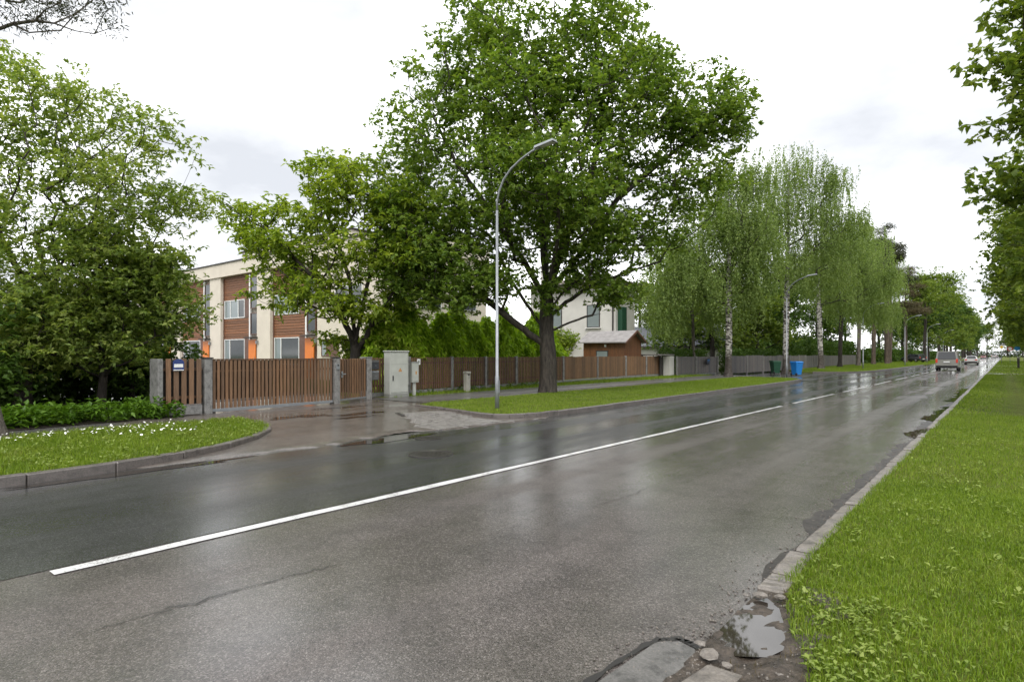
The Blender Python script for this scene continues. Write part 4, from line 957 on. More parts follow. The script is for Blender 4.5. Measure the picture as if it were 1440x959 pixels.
# fine leaved large shrub tree and its dense lower neighbour at the left, in the bed
tree('shrub_tree', 'tall fine-leaved shrub tree rising from the planting bed by the pavement', (-20.6, 4.3, .1), TH, 11,
     [(0, 0, 0), (.1, 0, 1.2), (-.1, 0, 2.6), (0, .1, 3.6)], .17,
     [(0, 0, 7.6, 2.2, 2.2, 1.9), (-2.5, 0, 7.0, 2, 2, 2.0), (1.8, 0, 6.6, 2.1, 2, 1.5), (3.0, -.3, 5.5, 1.9, 2, 1.2), (0, -1, 5, 3, 2.2, 2.2), (-3, 0, 4, 2.4, 2.4, 2.5), (2.0, -.8, 3.6, 2.4, 2, 1.6), (0, -1.6, 2.4, 3, 1.6, 1.6), (1.2, 0, 8.4, 1.2, 1.4, .8), (-.9, 0, 9.0, 1.2, 1.4, .9), (4.0, -.3, 7.3, .9, 1.0, .7), (4.3, -.4, 5.6, 1.0, 1.2, .6), (2.6, 0, 8.0, .9, 1.0, .5), (3.4, -.5, 4.2, 1.5, 1.4, .9), (-3.4, 0, 8.6, 1.2, 1.3, .7)], 1000, 'leaf_cherry', 'bark_dark',
     per=15, ln=.135, wd=.07, spread=.23, zmin=.6, thin=.009, bf=.3, rtip=.005, zlo=.15, shell=.55, up=.6, droop=.15)
tree('dense_shrub', 'dense dark-based spreading shrub overhanging the fence end beside the blue sign', (-18.9, 5.6, .1), TH, 12,
     [(0, 0, 0), (.1, 0, .8), (0, .1, 2.0), (.2, 0, 3.2)], .10,
     [(0, 0, 3.0, 1.9, 1.8, 1.7), (1.1, .1, 3.4, 1.3, 1.4, 1.0), (-1.3, -.3, 2.2, 1.6, 1.4, 1.5), (.5, -.2, 1.9, 1.5, 1.1, 1.0), (0, 0, 4.4, 1.3, 1.4, .7), (1.7, 0, 2.6, 1.1, 1.0, .9), (1.5, -.2, 4.0, .9, .9, .5)], 520, 'leaf_cherry', 'bark_dark',
     per=20, ln=.135, wd=.075, spread=.24, zmin=.4, thin=.009, bf=.3, rtip=.005, zlo=.5, shell=.6, up=.6, droop=.2, cat='shrub', crown='foliage')
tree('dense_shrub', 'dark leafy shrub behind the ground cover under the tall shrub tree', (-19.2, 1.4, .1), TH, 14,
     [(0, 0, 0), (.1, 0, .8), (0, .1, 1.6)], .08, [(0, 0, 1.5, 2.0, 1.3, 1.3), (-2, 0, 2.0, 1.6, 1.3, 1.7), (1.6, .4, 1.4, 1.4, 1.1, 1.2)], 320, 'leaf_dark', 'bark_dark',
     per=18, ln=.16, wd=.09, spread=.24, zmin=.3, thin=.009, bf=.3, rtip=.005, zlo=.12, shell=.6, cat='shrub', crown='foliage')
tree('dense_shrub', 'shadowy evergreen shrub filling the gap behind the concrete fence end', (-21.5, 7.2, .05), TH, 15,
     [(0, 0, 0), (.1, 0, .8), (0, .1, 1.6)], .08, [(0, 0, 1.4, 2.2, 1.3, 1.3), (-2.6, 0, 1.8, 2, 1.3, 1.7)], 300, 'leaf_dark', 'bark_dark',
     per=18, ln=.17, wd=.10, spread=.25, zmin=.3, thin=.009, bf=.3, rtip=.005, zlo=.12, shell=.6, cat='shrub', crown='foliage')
# a larch stands at the pavement edge; only its stem edge and low hanging twigs come into view
tree('larch_tree', 'grey trunk at the pavement edge with bare-looking twigs hanging overhead', (-13.96, 2.52, .1), TH, 16,
     [(0, 0, 0), (-.18, 0, .8), (-.42, 0, 1.8), (-.8, 0, 5), (-.9, 0, 8), (-.9, 0, 12)], .17,
     [(1.1, 0, 7.75, 1.3, .8, .35), (.4, -.2, 7.6, .7, .6, .4), (2.0, 0, 7.9, .5, .5, .25), (.2, .3, 8.9, 2.2, 2, 1.0), (-2.2, 0, 8.6, 1.5, 2, 1.2), (-.6, 0, 11, 2, 2, 2), (-2.6, 0, 7.2, 1, 1.2, .6)], 260, 'leaf_pine', 'bark_grey',
     per=22, ln=.10, wd=.02, spread=.13, zmin=7.2, thin=.009, bf=.45, rtip=.005, zlo=6.6, kind='r', bow=.25, droop=.5)
# tree with layered light sprays behind the gate
tree('chestnut_tree', 'yellow-green layered tree with forked dark trunk behind the brown gate', (-20.0, 14.7, .05), TH, 21,
     [(0, 0, 0), (0, 0, 1.4), (-.05, 0, 2.1)], .22,
     [(-4.3, 0, 7.2, 1.4, 1.6, .7), (-3.4, 0, 6.2, 1.4, 1.8, .7), (-.9, 0, 8.9, 1.5, 1.6, .7), (-2.6, 0, 5.4, 1.9, 2.4, .9), (-2.2, -.5, 4.1, 1.9, 2, .9), (-.3, 0, 8.1, 1.9, 2.2, 1.3), (-1.6, 0, 7.0, 1.8, 2.2, .9), (1.4, 0, 7.0, 1.8, 2.4, 1.4), (.4, -.6, 5.2, 2.2, 2.4, 1.1), (2.4, 0, 5.2, 1.5, 2.2, 1.3), (-.6, -.8, 3.5, 1.8, 1.6, .7), (1.2, 0, 3.4, 1.4, 1.6, .9), (1.6, .2, 2.0, 1.1, .9, .8), (-.9, .2, 2.1, .8, .8, .5)], 640, 'leaf_chestnut', 'bark_dark',
     per=12, ln=.24, wd=.115, spread=.24, zmin=1.5, thin=.010, bf=.28, rtip=.007, zlo=1.2, up=.8, droop=.2, shell=.5,
     limbs=[[(0, 0, 1.9), (-.85, -.2, 3.8), (-2.3, -.3, 5.2), (-4.0, -.2, 7.0)], [(0, 0, 2.0), (-.3, .3, 4.4), (-.85, .4, 6.4), (-1.8, .3, 8.6)], [(0, 0, 2.0), (.6, 0, 5), (1.1, 0, 7.2), (.8, 0, 8.8)], [(0, 0, 1.6), (1.1, -.3, 3.3), (2.3, -.4, 4.7)], [(0, 0, 1.8), (-.2, -1.3, 3.6), (-.4, -2.2, 4.8)]])
# bright feathery hedge shrubs behind the brown fence
def plume(seed, h):
    q = np.random.default_rng(seed); n = 6500; z = q.random(n) ** .8 * h; a = q.uniform(0, 6.28, n)
    lump = .62 + .22 * np.sin(3 * a + 2.1 * z + seed) + .2 * np.sin(5 * a - 3.3 * z)
    rr = (1.15 * (1 - (z / h) ** 3) + .1) * q.random(n) ** .4 * lump
    top = .25 * np.sin(2 * a + seed) * (z / h)
    C = np.stack([rr * np.cos(a), rr * np.sin(a), z + .1 + top], 1) + q.normal(0, .07, (n, 3)); D = np.stack([np.cos(a) * .6, np.sin(a) * .6, np.full(n, -.75)], 1) + q.normal(0, .45, (n, 3))
    C[:, 2] = np.maximum(C[:, 2], .12)
    return leaves_at(C, D, .26, .085, seed, .35)
plume_me = [tris('foliage', *plume(s, hh)) for s, hh in ((1, 3.1), (2, 3.6), (3, 2.8))]
for i, (x, y) in enumerate([(-19.6, 15.6), (-19.5, 16.7), (-19.7, 17.9), (-19.5, 19.0), (-19.7, 20.1), (-19.6, 21.2), (-19.8, 22.3), (-19.6, 23.4), (-19.9, 24.6), (-19.8, 25.8), (-20.2, 27.0), (-20.3, 28.2)]):
    t = thing('hedge_shrub', 'bright green feathery hedge shrub in the row behind the brown slat fence', 'shrub', (x, y, .05), i * 1.3, 'hedge shrubs behind the brown fence')
    link('foliage', plume_me[i % 3], 'leaf_hedge', t); tube('stem', [(0, 0, -.05), (.02, 0, 1.5), (0, .02, 2.6)], [.035, .025, .01], 'bark_dark', t, 6)
tree('garden_shrub', 'light green garden shrub between the white house and the wooden shed', (-23.6, 34.2, .05), TH, 24,
     [(0, 0, 0), (0, 0, .9), (.1, 0, 1.6)], .07, [(0, 0, 2.0, 1.0, 1.0, .9), (.5, 0, 2.6, .7, .8, .6), (-.5, 0, 2.8, .6, .8, .5)], 110, 'leaf_chestnut', 'bark_dark', per=13, ln=.16, wd=.09, spread=.2, zmin=.5, zlo=.8, cat='shrub', crown='foliage')

# weeping birches
def birch(label, loc, seed, h, rad, lob_, npts, m=4, lm=2.2, dens=15, r0=.19, lean=(0, 0), zlo=2.2, bk='bark_birch', ln=.14):
    r0 = r0 * .86
    lob = [(l[0] * 1.22, l[1], l[2], l[3] * 1.22, l[4] * 1.15, l[5]) for l in lob_]
    return tree('birch_tree', label, loc, TH, seed, [(0, 0, 0), (lean[0] * .2, 0, h * .2), (lean[0] * .6, 0, h * .55), (lean[0], 0, h * .97)], r0,
                lob, npts, 'leaf_birch', bk, ln=ln, wd=.095, zmin=h * .3, group='birches along the side entrance', hang=(m, .7, lm, dens), rmin=.007, bf=.5, rtip=.006, zlo=zlo, flare=1.6, shell=.6, bow=-.15)
birch('weeping birch with patchy black and white trunk beside the grey slatted gate', (-14.84, 42.0, .02), 31, 16.2, 4, [(.8, 0, 14.2, 2.4, 2, 1.8), (-.6, 0, 11.8, 3.0, 2.6, 1.6), (1.3, 0, 10.2, 2.0, 2.6, 2.0), (-2.6, 0, 9.0, 2.2, 2.4, 1.6), (1.4, 0, 7.8, 1.8, 2.2, 1.2), (-3.3, 0, 6.9, 1.7, 2.0, 1.0), (-1.5, -.8, 7.2, 1.8, 2, .9), (-3.6, 0, 5.2, 1.2, 1.6, .6), (.9, 0, 6.0, 1.2, 1.6, .6)], 680, 4, 2.8, 12, .25, zlo=1.7)
birch('tall weeping birch with bright white trunk beside the second street lamp', (-14.18, 53.4, .02), 32, 20.2, 4, [(.5, 0, 17, 2.6, 1.8, 2.4), (4.6, 0, 13.2, 1.6, 1.8, 1.4), (-3.6, 0, 13.0, 1.8, 1.8, 1.2), (-.8, 0, 14, 2.6, 2.6, 2.2), (2.2, 0, 14.0, 2.3, 2.6, 2.2), (3.2, 0, 16.5, 1.4, 1.6, 1.6), (-2.2, 0, 11.4, 2.8, 2.6, 1.5), (2.8, 0, 11.0, 2.6, 2.6, 1.5), (-3.2, 0, 9.2, 1.9, 2, .9), (3.6, 0, 8.8, 1.9, 2, .9), (.4, -.8, 9.4, 2, 2, .9)], 760, 4, 2.8, 11, .26, (.4, 0), zlo=4.2)
birch('weeping birch with grey leaning trunk on the grass past the blue bin', (-15.6, 72.7, .1), 33, 19.5, 4, [(2.0, 0, 15, 3.0, 2.2, 2.8), (6.0, 0, 11, 1.8, 2, 1.6), (-3.4, 0, 11, 2, 2, 1.6), (3.6, 0, 12, 2.8, 2.8, 2.2), (-1.0, 0, 12.5, 2.6, 2.6, 2.4), (0.8, 0, 9.6, 2.8, 2.8, 1.4), (4.4, 0, 9.0, 2.4, 2.6, 1.4), (5.2, 0, 6.8, 1.6, 2, .8), (2.4, -.6, 7.4, 2, 2, .8)], 720, 4, 3.2, 10, .30, (-.6, 0), zlo=3.0)
birch('birch hidden behind the grey gate with slim brownish stem', (-19.2, 46.5, .02), 34, 12.5, 3, [(-1, 0, 9.5, 2.4, 2.2, 2.2), (1, 0, 7.5, 2.4, 2.2, 1.4), (-2.0, 0, 6.4, 2.0, 2, 1.2), (-1.6, 0, 4.6, 1.8, 1.8, .7), (1.2, 0, 5.2, 1.5, 1.6, .7)], 440, 4, 2.4, 11, .15, (-.3, 0), 2.0, 'bark_grey')
birch('birch with dark stem next in line after the leaning birch', (-15.9, 84, .1), 35, 18.0, 4, [(1, 0, 14, 3.4, 2.4, 2.8), (3.4, 0, 11, 2.6, 2.6, 2.0), (-.5, 0, 9.4, 2.8, 2.6, 1.6), (3.4, 0, 8, 2.2, 2.2, 1.0)], 520, 4, 3.0, 9, .27, (.5, 0), 3.2, 'bark_dark', .17)
birch('birch with grey stem standing next to the pines', (-16.0, 97, .1), 36, 21.5, 4, [(1, 0, 17, 3.4, 2.4, 3.4), (3.0, 0, 12.5, 2.8, 2.6, 2.2), (-.8, 0, 10.6, 2.8, 2.6, 2.0), (3.2, 0, 8, 2.2, 2.2, 1.0)], 520, 4, 3.0, 9, .3, (.3, 0), 3.4, 'bark_grey', .18)

# broad leaved garden trees behind the grey fence
def bushy(name, label, loc, seed, h, w_, leafm, n=330, per=14, ln=.29, wd=.19, r0=.22, zl=1.0, group=None, barkm='bark_dark', low=.22):
    q = np.random.default_rng(seed); lob = []
    for k in range(11):
        a = q.uniform(0, 6.28); t = q.random(); z = h * (low + .64 * t); rr = w_ * (.62 - .38 * abs(t - .35)) 
        lob.append((rr * math.cos(a), rr * math.sin(a), z, w_ * q.uniform(.38, .55), w_ * q.uniform(.38, .55), h * q.uniform(.10, .15)))
    lob.append((0, 0, h * .86, w_ * .4, w_ * .4, h * .13)); lob.append((0, 0, h * .6, w_ * .6, w_ * .6, h * .2))
    return tree(name, label, loc, seed * 1.1, seed, [(0, 0, 0), (.1, 0, h * .2), (-.1, .1, h * .5), (0, 0, h * .8)], r0, lob, n, leafm, barkm, per=per, ln=ln, wd=wd, spread=w_ * .085, zmin=h * .16, thin=.0085, rmin=.012, bf=.3, rtip=.009, zlo=zl, group=group)
bushy('garden_maple', 'dark round garden tree behind the grey fence between the two white-stemmed birches', (-21.0, 55, 0), 41, 10.5, 4.2, 'leaf_lime', 360, 15)
bushy('garden_maple', 'low leafy garden tree overhanging the grey fence behind the blue bin', (-19.4, 63, 0), 42, 8.0, 3.6, 'leaf_lime', 320, 14, zl=1.3, low=.24)
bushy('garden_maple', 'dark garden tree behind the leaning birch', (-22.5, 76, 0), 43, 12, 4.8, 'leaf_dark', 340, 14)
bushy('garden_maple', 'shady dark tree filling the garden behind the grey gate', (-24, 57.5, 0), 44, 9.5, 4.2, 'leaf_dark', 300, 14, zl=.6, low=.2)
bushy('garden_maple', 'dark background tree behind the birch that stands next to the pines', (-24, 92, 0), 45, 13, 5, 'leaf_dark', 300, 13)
# pines
def pine(label, loc, seed, h, leafm, rz=0, group='pines beyond the birches'):
    q = np.random.default_rng(seed); lob = []
    for k in range(12):
        a = q.uniform(0, 6.28); z = h * q.uniform(.5, .95); rr = (1.1 - z / h) * 5.5 + .4
        lob.append((rr * math.cos(a) * .8, rr * math.sin(a) * .8, z, rr * .6 + .4, rr * .6 + .4, .55))
    return tree('pine_tree', label, loc, rz, seed, [(0, 0, 0), (.2, 0, h * .4), (0, .1, h * .95)], .3, lob, 230, leafm, 'bark_pine', per=26, ln=.36, wd=.085, spread=.36, zmin=h * .4, thin=.011, rmin=.014, bf=.5, rtip=.012, zlo=2, kind='r', group=group, flare=1.3, bow=-.05)
p1 = pine('tall green pine next to the last grey-stemmed birch', (-16.4, 112, .1), 51, 23, 'leaf_pine')
p2 = pine('pine with rusty brown crown among green pines', (-17.0, 135, .1), 52, 20.5, 'leaf_rust')
for i, (x, y, s, lab) in enumerate([(-15.4, 119, 1.04, 'slimmer green pine standing close behind the tallest pine'), (-16.5, 127, 1.08, 'green pine set back behind the two front pines')]):
    c = copy_tree(p1); c.location = (x, y, .1); c.rotation_euler = (0, 0, 1.5 + i); c.scale = (s, s, s * (.97 + .06 * i)); c['label'] = lab
c = copy_tree(p2); c.location = (-15.6, 146, .1); c.rotation_euler = (0, 0, 2.2); c.scale = (.95, .95, .98); c['label'] = 'smaller rusty pine behind the parked black car'
# trees lining the far road, both sides, copied from three
f1 = bushy('roadside_tree', 'full green roadside tree in the far row beyond the parked black car', (-13.6, 160, .1), 61, 19.5, 6.2, 'leaf_lime', 340, 14, .42, .28, .3, .5, 'trees lining the far left of the road')
f2 = bushy('roadside_tree', 'dark green roadside tree in the far row beyond the parked black car', (-14.5, 178, .1), 62, 20, 6.4, 'leaf_dark', 340, 14, .42, .28, .3, .5, 'trees lining the far left of the road')
q = np.random.default_rng(99)
for i in range(16):
    src = (f1, f2)[i % 2]; c = copy_tree(src); yy = 198 + i * 17 + q.normal(0, 2)
    c.location = (-13.2 + q.normal(0, 1.0) - (i % 3) * 1.4, yy, .1); c.rotation_euler = (0, 0, q.uniform(0, 6)); s = q.uniform(.98, 1.2); c.scale = (s, s, s * q.uniform(1.0, 1.15))
for i in range(9):
    src = (f2, f1, f2)[i % 3]; c = copy_tree(src); c.location = (-27 + q.normal(0, 2), 100 + i * 24, .1); c.rotation_euler = (0, 0, q.uniform(0, 6)); s = q.uniform(.8, 1.0); c.scale = (s, s, s)
    tag(c, 'dark tree standing in the gardens behind the pines and roadside row', 'tree', 'garden trees behind the roadside row')
for i in range(7):
    c = copy_tree((f1, f2)[i % 2]); c.location = (-30 + i * 10.5, 505 + (i % 2) * 12, .1); c.rotation_euler = (0, 0, i); s = 1.0 + .1 * (i % 3); c.scale = (s, s, s)
    tag(c, 'hazy distant tree closing the far end of the road', 'tree', 'trees closing the end of the road')
for i, (x, y, s) in enumerate([(-29, 66, .55), (-31, 80, .6), (-29, 93, .6), (-33, 106, .7), (-26, 118, .7), (-36, 70, .6)]):
    c = copy_tree((f2, f1)[i % 2]); c.location = (x, y, 0); c.rotation_euler = (0, 0, i * 1.7); c.scale = (s * 1.1, s * 1.1, s)
    tag(c, 'leafy tree deep in the gardens behind the weeping birches', 'tree', 'garden trees behind the birches')
# lime trees on the near side: their crowns reach over the verge
def lime(label, loc, seed, lob, n, per=14, group=None):
    return tree('lime_tree', label, loc, 0, seed, [(0, 0, 0), (.05, 0, 3), (-.1, .1, 7), (0, 0, 12)], .28, lob, n, 'leaf_lime', 'bark_grey', per=per + 8, ln=.20, wd=.14, spread=.32, zmin=2.6, thin=.012, bf=.28, rtip=.008, zlo=2.2, group=group, droop=.2)
l1 = lime('first lime tree of the row opposite the oak, branch tips over the verge', (4.6, 19.5, .03), 71,
     [(-4.1, 0, 8.9, 1.1, 1.6, .7), (-4.2, 0, 5.8, 1.1, 1.7, .6), (-3.7, .3, 7.2, 1.0, 2.0, .7), (-3.5, .4, 10.6, 1.2, 2.0, 1.0), (-3.4, .5, 4.3, 1.4, 2.2, .9), (-3.3, 0, 8.2, 1.3, 2.0, 1.2), (-2.4, .6, 12, 1.8, 2.4, 1.4), (0, 0, 13, 3, 3, 1.8), (0, 0, 9, 4, 4, 2.2), (0, 0, 5.5, 4, 4, 1.6), (1.5, 0, 8, 3.5, 3.5, 2.5)], 560)
l2 = lime('lime tree of the near-side row with foliage hanging low over the verge', (4.4, 33, .03), 72,
     [(-2.8, 0, 9, 1.8, 2.6, 2.0), (-3.2, 0, 6, 1.6, 2.6, 1.6), (-2.6, 0, 4.0, 1.8, 2.6, 1.0), (0, 0, 12, 3, 3, 2), (0, 0, 8, 3.8, 3.8, 2.4), (0, 0, 4.4, 3.8, 3.8, 1.2), (1.5, 0, 7, 3, 3, 2.5)], 460, 14, 'lime trees along the near side')
for i in range(13):
    c = copy_tree(l2); c.location = (4.2 + q.normal(0, .35) + (.5 if i > 3 else 0), 45 + i * 13.5 + q.normal(0, 1.2), .03); c.rotation_euler = (0, 0, q.normal(0, .45)); s = q.uniform(.9, 1.08); c.scale = (s, s, s * q.uniform(.95, 1.1))
for i in range(8):
    c = copy_tree((f1, f2)[i % 2]); c.location = (9.5 + q.normal(0, 1), 215 + i * 34, 0); c.rotation_euler = (0, 0, q.uniform(0, 6)); c.scale = (.85, .85, .9)
    tag(c, 'green tree continuing the near-side row far down the road', 'tree', 'far trees on the near side')
def leafy_box(name, label, loc, rz, sx, sy, sz, n, mat, ln, wd, seed, cat='hedge', group=None):
    q = np.random.default_rng(seed); C = np.stack([q.uniform(-sx / 2, sx / 2, n), q.uniform(-sy / 2, sy / 2, n), q.uniform(.02, sz, n)], 1)
    C += np.stack([np.sin(C[:, 1] * 3) * .06, np.zeros(n), np.sin(C[:, 1] * 4 + C[:, 0] * 5) * .06 * C[:, 2] / sz], 1); C[:, 2] = np.maximum(.05, C[:, 2])
    t = thing(name, label, cat, loc, rz, group); link('foliage', tris('foliage', *leaves_at(C, q.normal(0, 1, (n, 3)), ln, wd, seed, .4)), mat, t)
    for k in range(4): tube('stem', [(0, -sy * .4 + k * sy * .26, -.05), (.03, -sy * .4 + k * sy * .26, sz * .7)], [.03, .012], 'bark_dark', t, 6)
    return t
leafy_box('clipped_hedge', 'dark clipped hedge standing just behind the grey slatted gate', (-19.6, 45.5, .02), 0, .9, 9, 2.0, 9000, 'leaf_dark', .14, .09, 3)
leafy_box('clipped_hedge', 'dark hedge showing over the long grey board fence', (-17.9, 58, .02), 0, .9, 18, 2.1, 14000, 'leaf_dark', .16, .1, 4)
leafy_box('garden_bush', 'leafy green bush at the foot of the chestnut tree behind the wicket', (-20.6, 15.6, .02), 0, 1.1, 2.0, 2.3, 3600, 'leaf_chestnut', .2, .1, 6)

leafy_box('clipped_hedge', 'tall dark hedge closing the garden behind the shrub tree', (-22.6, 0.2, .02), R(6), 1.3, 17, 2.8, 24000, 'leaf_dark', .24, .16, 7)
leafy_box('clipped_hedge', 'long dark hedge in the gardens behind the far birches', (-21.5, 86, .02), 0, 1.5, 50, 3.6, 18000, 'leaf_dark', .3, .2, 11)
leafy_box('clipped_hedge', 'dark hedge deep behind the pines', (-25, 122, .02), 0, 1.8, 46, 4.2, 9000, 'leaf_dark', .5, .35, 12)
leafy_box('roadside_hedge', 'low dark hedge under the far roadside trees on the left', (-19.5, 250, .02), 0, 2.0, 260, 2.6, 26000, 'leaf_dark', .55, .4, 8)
leafy_box('roadside_hedge', 'low green hedge behind the lime trees and near-side path', (11.5, 190, .02), 0, 2.0, 330, 2.6, 26000, 'leaf_dark', .6, .4, 9)
leafy_box('roadside_hedge', 'low hedge across the far end of the road', (-4, 520, .02), R(90), 2.0, 120, 4.0, 6000, 'leaf_dark', .9, .7, 10)

# ------------------------------------------------------------------ street furniture
def lamp(label, loc, s=1.0):
    t = thing('street_lamp', label, 'street lamp', loc, 0, 'street lamps along the left verge')
    tube('pole', [(0, 0, -.1), (0, 0, .9), (0, 0, .92), (0, 0, 5.5)], [.062, .060, .046, .036], 'galv', t, 12)
    pts = [(0, 0, 5.45), (.0, 0, 5.75), (.07, 0, 6.02), (.24, 0, 6.32), (.5, 0, 6.56), (.85, 0, 6.75), (1.2, 0, 6.88), (1.45, 0, 6.95)]
    tube('arm', pts, .03, 'galv', t, 8)
    ex, ez = pts[-1][0], pts[-1][2]
    hd = hexa('lamp_head', [(ex - .12, -.09, ez - .03), (ex + .52, -.12, ez + .03), (ex + .52, .12, ez + .03), (ex - .12, .09, ez - .03), (ex - .12, -.05, ez + .05), (ex + .48, -.08, ez + .10), (ex + .48, .08, ez + .10), (ex - .12, .05, ez + .05)], 'galv', t)
    hexa('lens', [(ex + .05, -.07, ez - .022), (ex + .46, -.09, ez + .016), (ex + .46, .09, ez + .016), (ex + .05, .07, ez - .022), (ex + .05, -.07, ez), (ex + .46, -.09, ez + .03), (ex + .46, .09, ez + .03), (ex + .05, .07, ez)], 'head', hd)
    box('service_door', .05, .06, .35, 'galv', t, (.05, 0, .45)); return t
lamps = lamp('slim grey street lamp on the grass tip beside the paved driveway corner', (-10.92, 12.74, .1))
for x, y, lab in ((-11.9, 45.2, 'grey street lamp in front of the white-stemmed birch by the bins'), (-11.9, 74.8, 'grey street lamp among the birch foliage past the leaning birch'), (-10.9, 101, 'grey street lamp in front of the pines'), (-10.8, 131, 'far grey street lamp beside the parked black car'), (-10.6, 165, 'furthest grey street lamp before the far tree row')):
    c = copy_tree(lamps); c.location = (x, y, .1); c['label'] = lab
# utility cabinets
T = thing('utility_cabinet', 'tall pale grey electrical cabinet with warning sticker by the fence', 'cabinet', (-17.0, 14.25, .08), R(-8))
box('plinth', .42, .80, .14, 'cabinet_trim', T, (0, 0, -.02), .004); box('body', .40, .78, 1.50, 'cabinet', T, (0, 0, .12), .012); box('roof', .46, .84, .05, 'cabinet', T, (0, 0, 1.62), .015)
dd = box('door', .02, .70, 1.36, 'cabinet', T, (.207, .0, .18), .004); box('handle', .03, .035, .18, 'black', dd, (.02, -.27, .42), .004); box('seam', .004, .7, .008, 'cabinet_trim', dd, (.0115, 0, 1.0))
link('warning_triangle', pyd('warning_triangle', [(.2195, -.05, .92), (.2195, .11, .92), (.2195, .03, 1.06), (.222, -.05, .92), (.222, .11, .92), (.222, .03, 1.06)], [(3, 4, 5), (0, 1, 4, 3), (1, 2, 5, 4), (2, 0, 3, 5)]), 'rust', T)
for s in (-1, 1): box('hinge', .03, .02, .1, 'cabinet_trim', T, (.2, .37, .8 + s * .45))
T = thing('meter_box', 'small grey meter box on a short post beside the tall cabinet', 'cabinet', (-16.95, 15.05, .08), R(-8))
box('post', .09, .12, .55, 'cabinet', T, (0, 0, -.05), .006); bd = box('body', .2, .30, .74, 'cabinet', T, (0, 0, .5), .012); dd = box('door', .012, .25, .62, 'cabinet', T, (.105, 0, .55), .003); box('sticker', .006, .06, .12, 'rust', dd, (.008, .02, .25)); box('lid', .24, .33, .03, 'cabinet_trim', T, (0, 0, 1.24), .006)
T = thing('marker_post', 'short pale square marker post with cap at the pavement edge', 'post', (-17.1, 18.05, .08))
box('shaft', .20, .22, .78, 'pale_post', T, (0, 0, -.05), .015); box('cap', .24, .26, .10, 'pale_post', T, (0, 0, .74), .02); box('band', .215, .10, .045, 'black', T, (0, 0, .68))
# mailboxes: two dark over two grey
for i, (dy, dz_, mt, lab) in enumerate([(0, 0, 'box_grey', 'lower grey mailbox nearest the concrete post'), (.31, 0, 'box_grey', 'lower grey mailbox further from the concrete post'), (0, .37, 'box_dark', 'upper dark mailbox with a round white sticker'), (.31, .37, 'box_dark', 'upper dark mailbox without a sticker')]):
    mb = thing('mailbox', lab, 'mailbox', (-17.14 - dy * .2, 13.12 + dy, .72 + dz_), 0, 'mailboxes beside the wicket gate')
    box('body', .16, .29, .33, mt, mb, (0, 0, 0), .012); box('flap', .02, .25, .06, 'galv' if i < 2 else 'box_grey', mb, (.085, 0, .25), .004); box('lock', .012, .025, .025, 'galv', mb, (.085, 0, .12))
    if i == 2: link('sticker', pyd('sticker', [(.0835, .07 * math.cos(k * .524), .13 + .07 * math.sin(k * .524)) for k in range(12)], [tuple(range(12))]), 'sign_white', mb)
T = thing('mailbox_stand', 'dark bracket post holding the four mailboxes', 'stand', (-17.30, 13.27, .05)); box('upright', .05, .05, 1.3, 'trim_dark', T, (0, 0, 0)); box('crossbar', .04, .62, .05, 'trim_dark', T, (.05, 0, .75)); box('crossbar', .04, .62, .05, 'trim_dark', T, (.05, 0, 1.15))
T = thing('number_plate', 'small white plate screwed to the brown fence near the meter box', 'sign', (-17.58, 15.85, 1.22)); box('plate', .012, .16, .22, 'sign_white', T); box('number', .004, .05, .1, 'box_dark', T, (.0085, 0, .06))
# wheelie bins
def bin_(label, loc, rz, mat):
    t = thing('wheelie_bin', label, 'bin', loc, rz)
    hexa('body', [(-.22, -.25, .06), (.22, -.25, .06), (.22, .22, .06), (-.22, .22, .06), (-.29, -.36, .98), (.29, -.36, .98), (.29, .33, .98), (-.29, .33, .98)], mat, t)
    box('rim', .62, .74, .05, mat, t, (0, -.015, .96), .012); lo = hexa('lid', [(-.30, -.40, 1.01), (.30, -.40, 1.01), (.30, .36, 1.01), (-.30, .36, 1.01), (-.24, -.3, 1.08), (.24, -.3, 1.08), (.27, .36, 1.1), (-.27, .36, 1.1)], mat, t)
    tube('handle', [(-.24, .36, .97), (-.24, .44, 1.0), (.24, .44, 1.0), (.24, .36, .97)], .016, mat, t, 6)
    for s in (-1, 1): link('wheel', tube_me('wheel', [(s * .21, .26, .10), (s * .26, .26, .10)], .10, 14), 'rubber', t)
    return t
bin_('bright blue wheelie bin beside the second street lamp', (-12.35, 49.6, .02), R(150), 'blue_bin')
bin_('dark green wheelie bin half behind the white birch trunk', (-14.75, 52.6, .02), R(140), 'green_bin')
# far road signs and bollard on the near side
def sign(name, label, loc, h, shape, m1, m2):
    t = thing(name, label, 'road sign', loc, R(3)); tube('post', [(0, 0, -.1), (0, 0, h + .2)], .035, 'galv', t, 8)
    n = 4 if shape == 'diamond' else 20
    def disc(nm, r, y, mat): 
        P = [(r * math.cos(2 * math.pi * k / n), r * math.sin(2 * math.pi * k / n)) for k in range(n)]
        return link(nm, pyd(nm, [(a, y, h + b) for a, b in P] + [(a, y + .012, h + b) for a, b in P], [tuple(range(n)), tuple(range(n, 2 * n))[::-1]] + [(i, n + i, n + (i + 1) % n, (i + 1) % n) for i in range(n)]), mat, t)
    disc('plate', .42, -.055, m1); disc('symbol', .28, -.075, m2)
sign('priority_sign', 'pale diamond road sign on a post at the far kerb', (-.45, 141, .03), 3.0, 'diamond', 'sign_white', 'sign_yellow')
sign('round_sign', 'round blue road sign on a post under the lime trees', (1.75, 143, .03), 2.75, 'round', 'sign_cyan', 'sign_cyan')
sign('round_sign', 'round red and white road sign beside the blue one', (.75, 146, .03), 2.7, 'round', 'sign_red', 'sign_white')
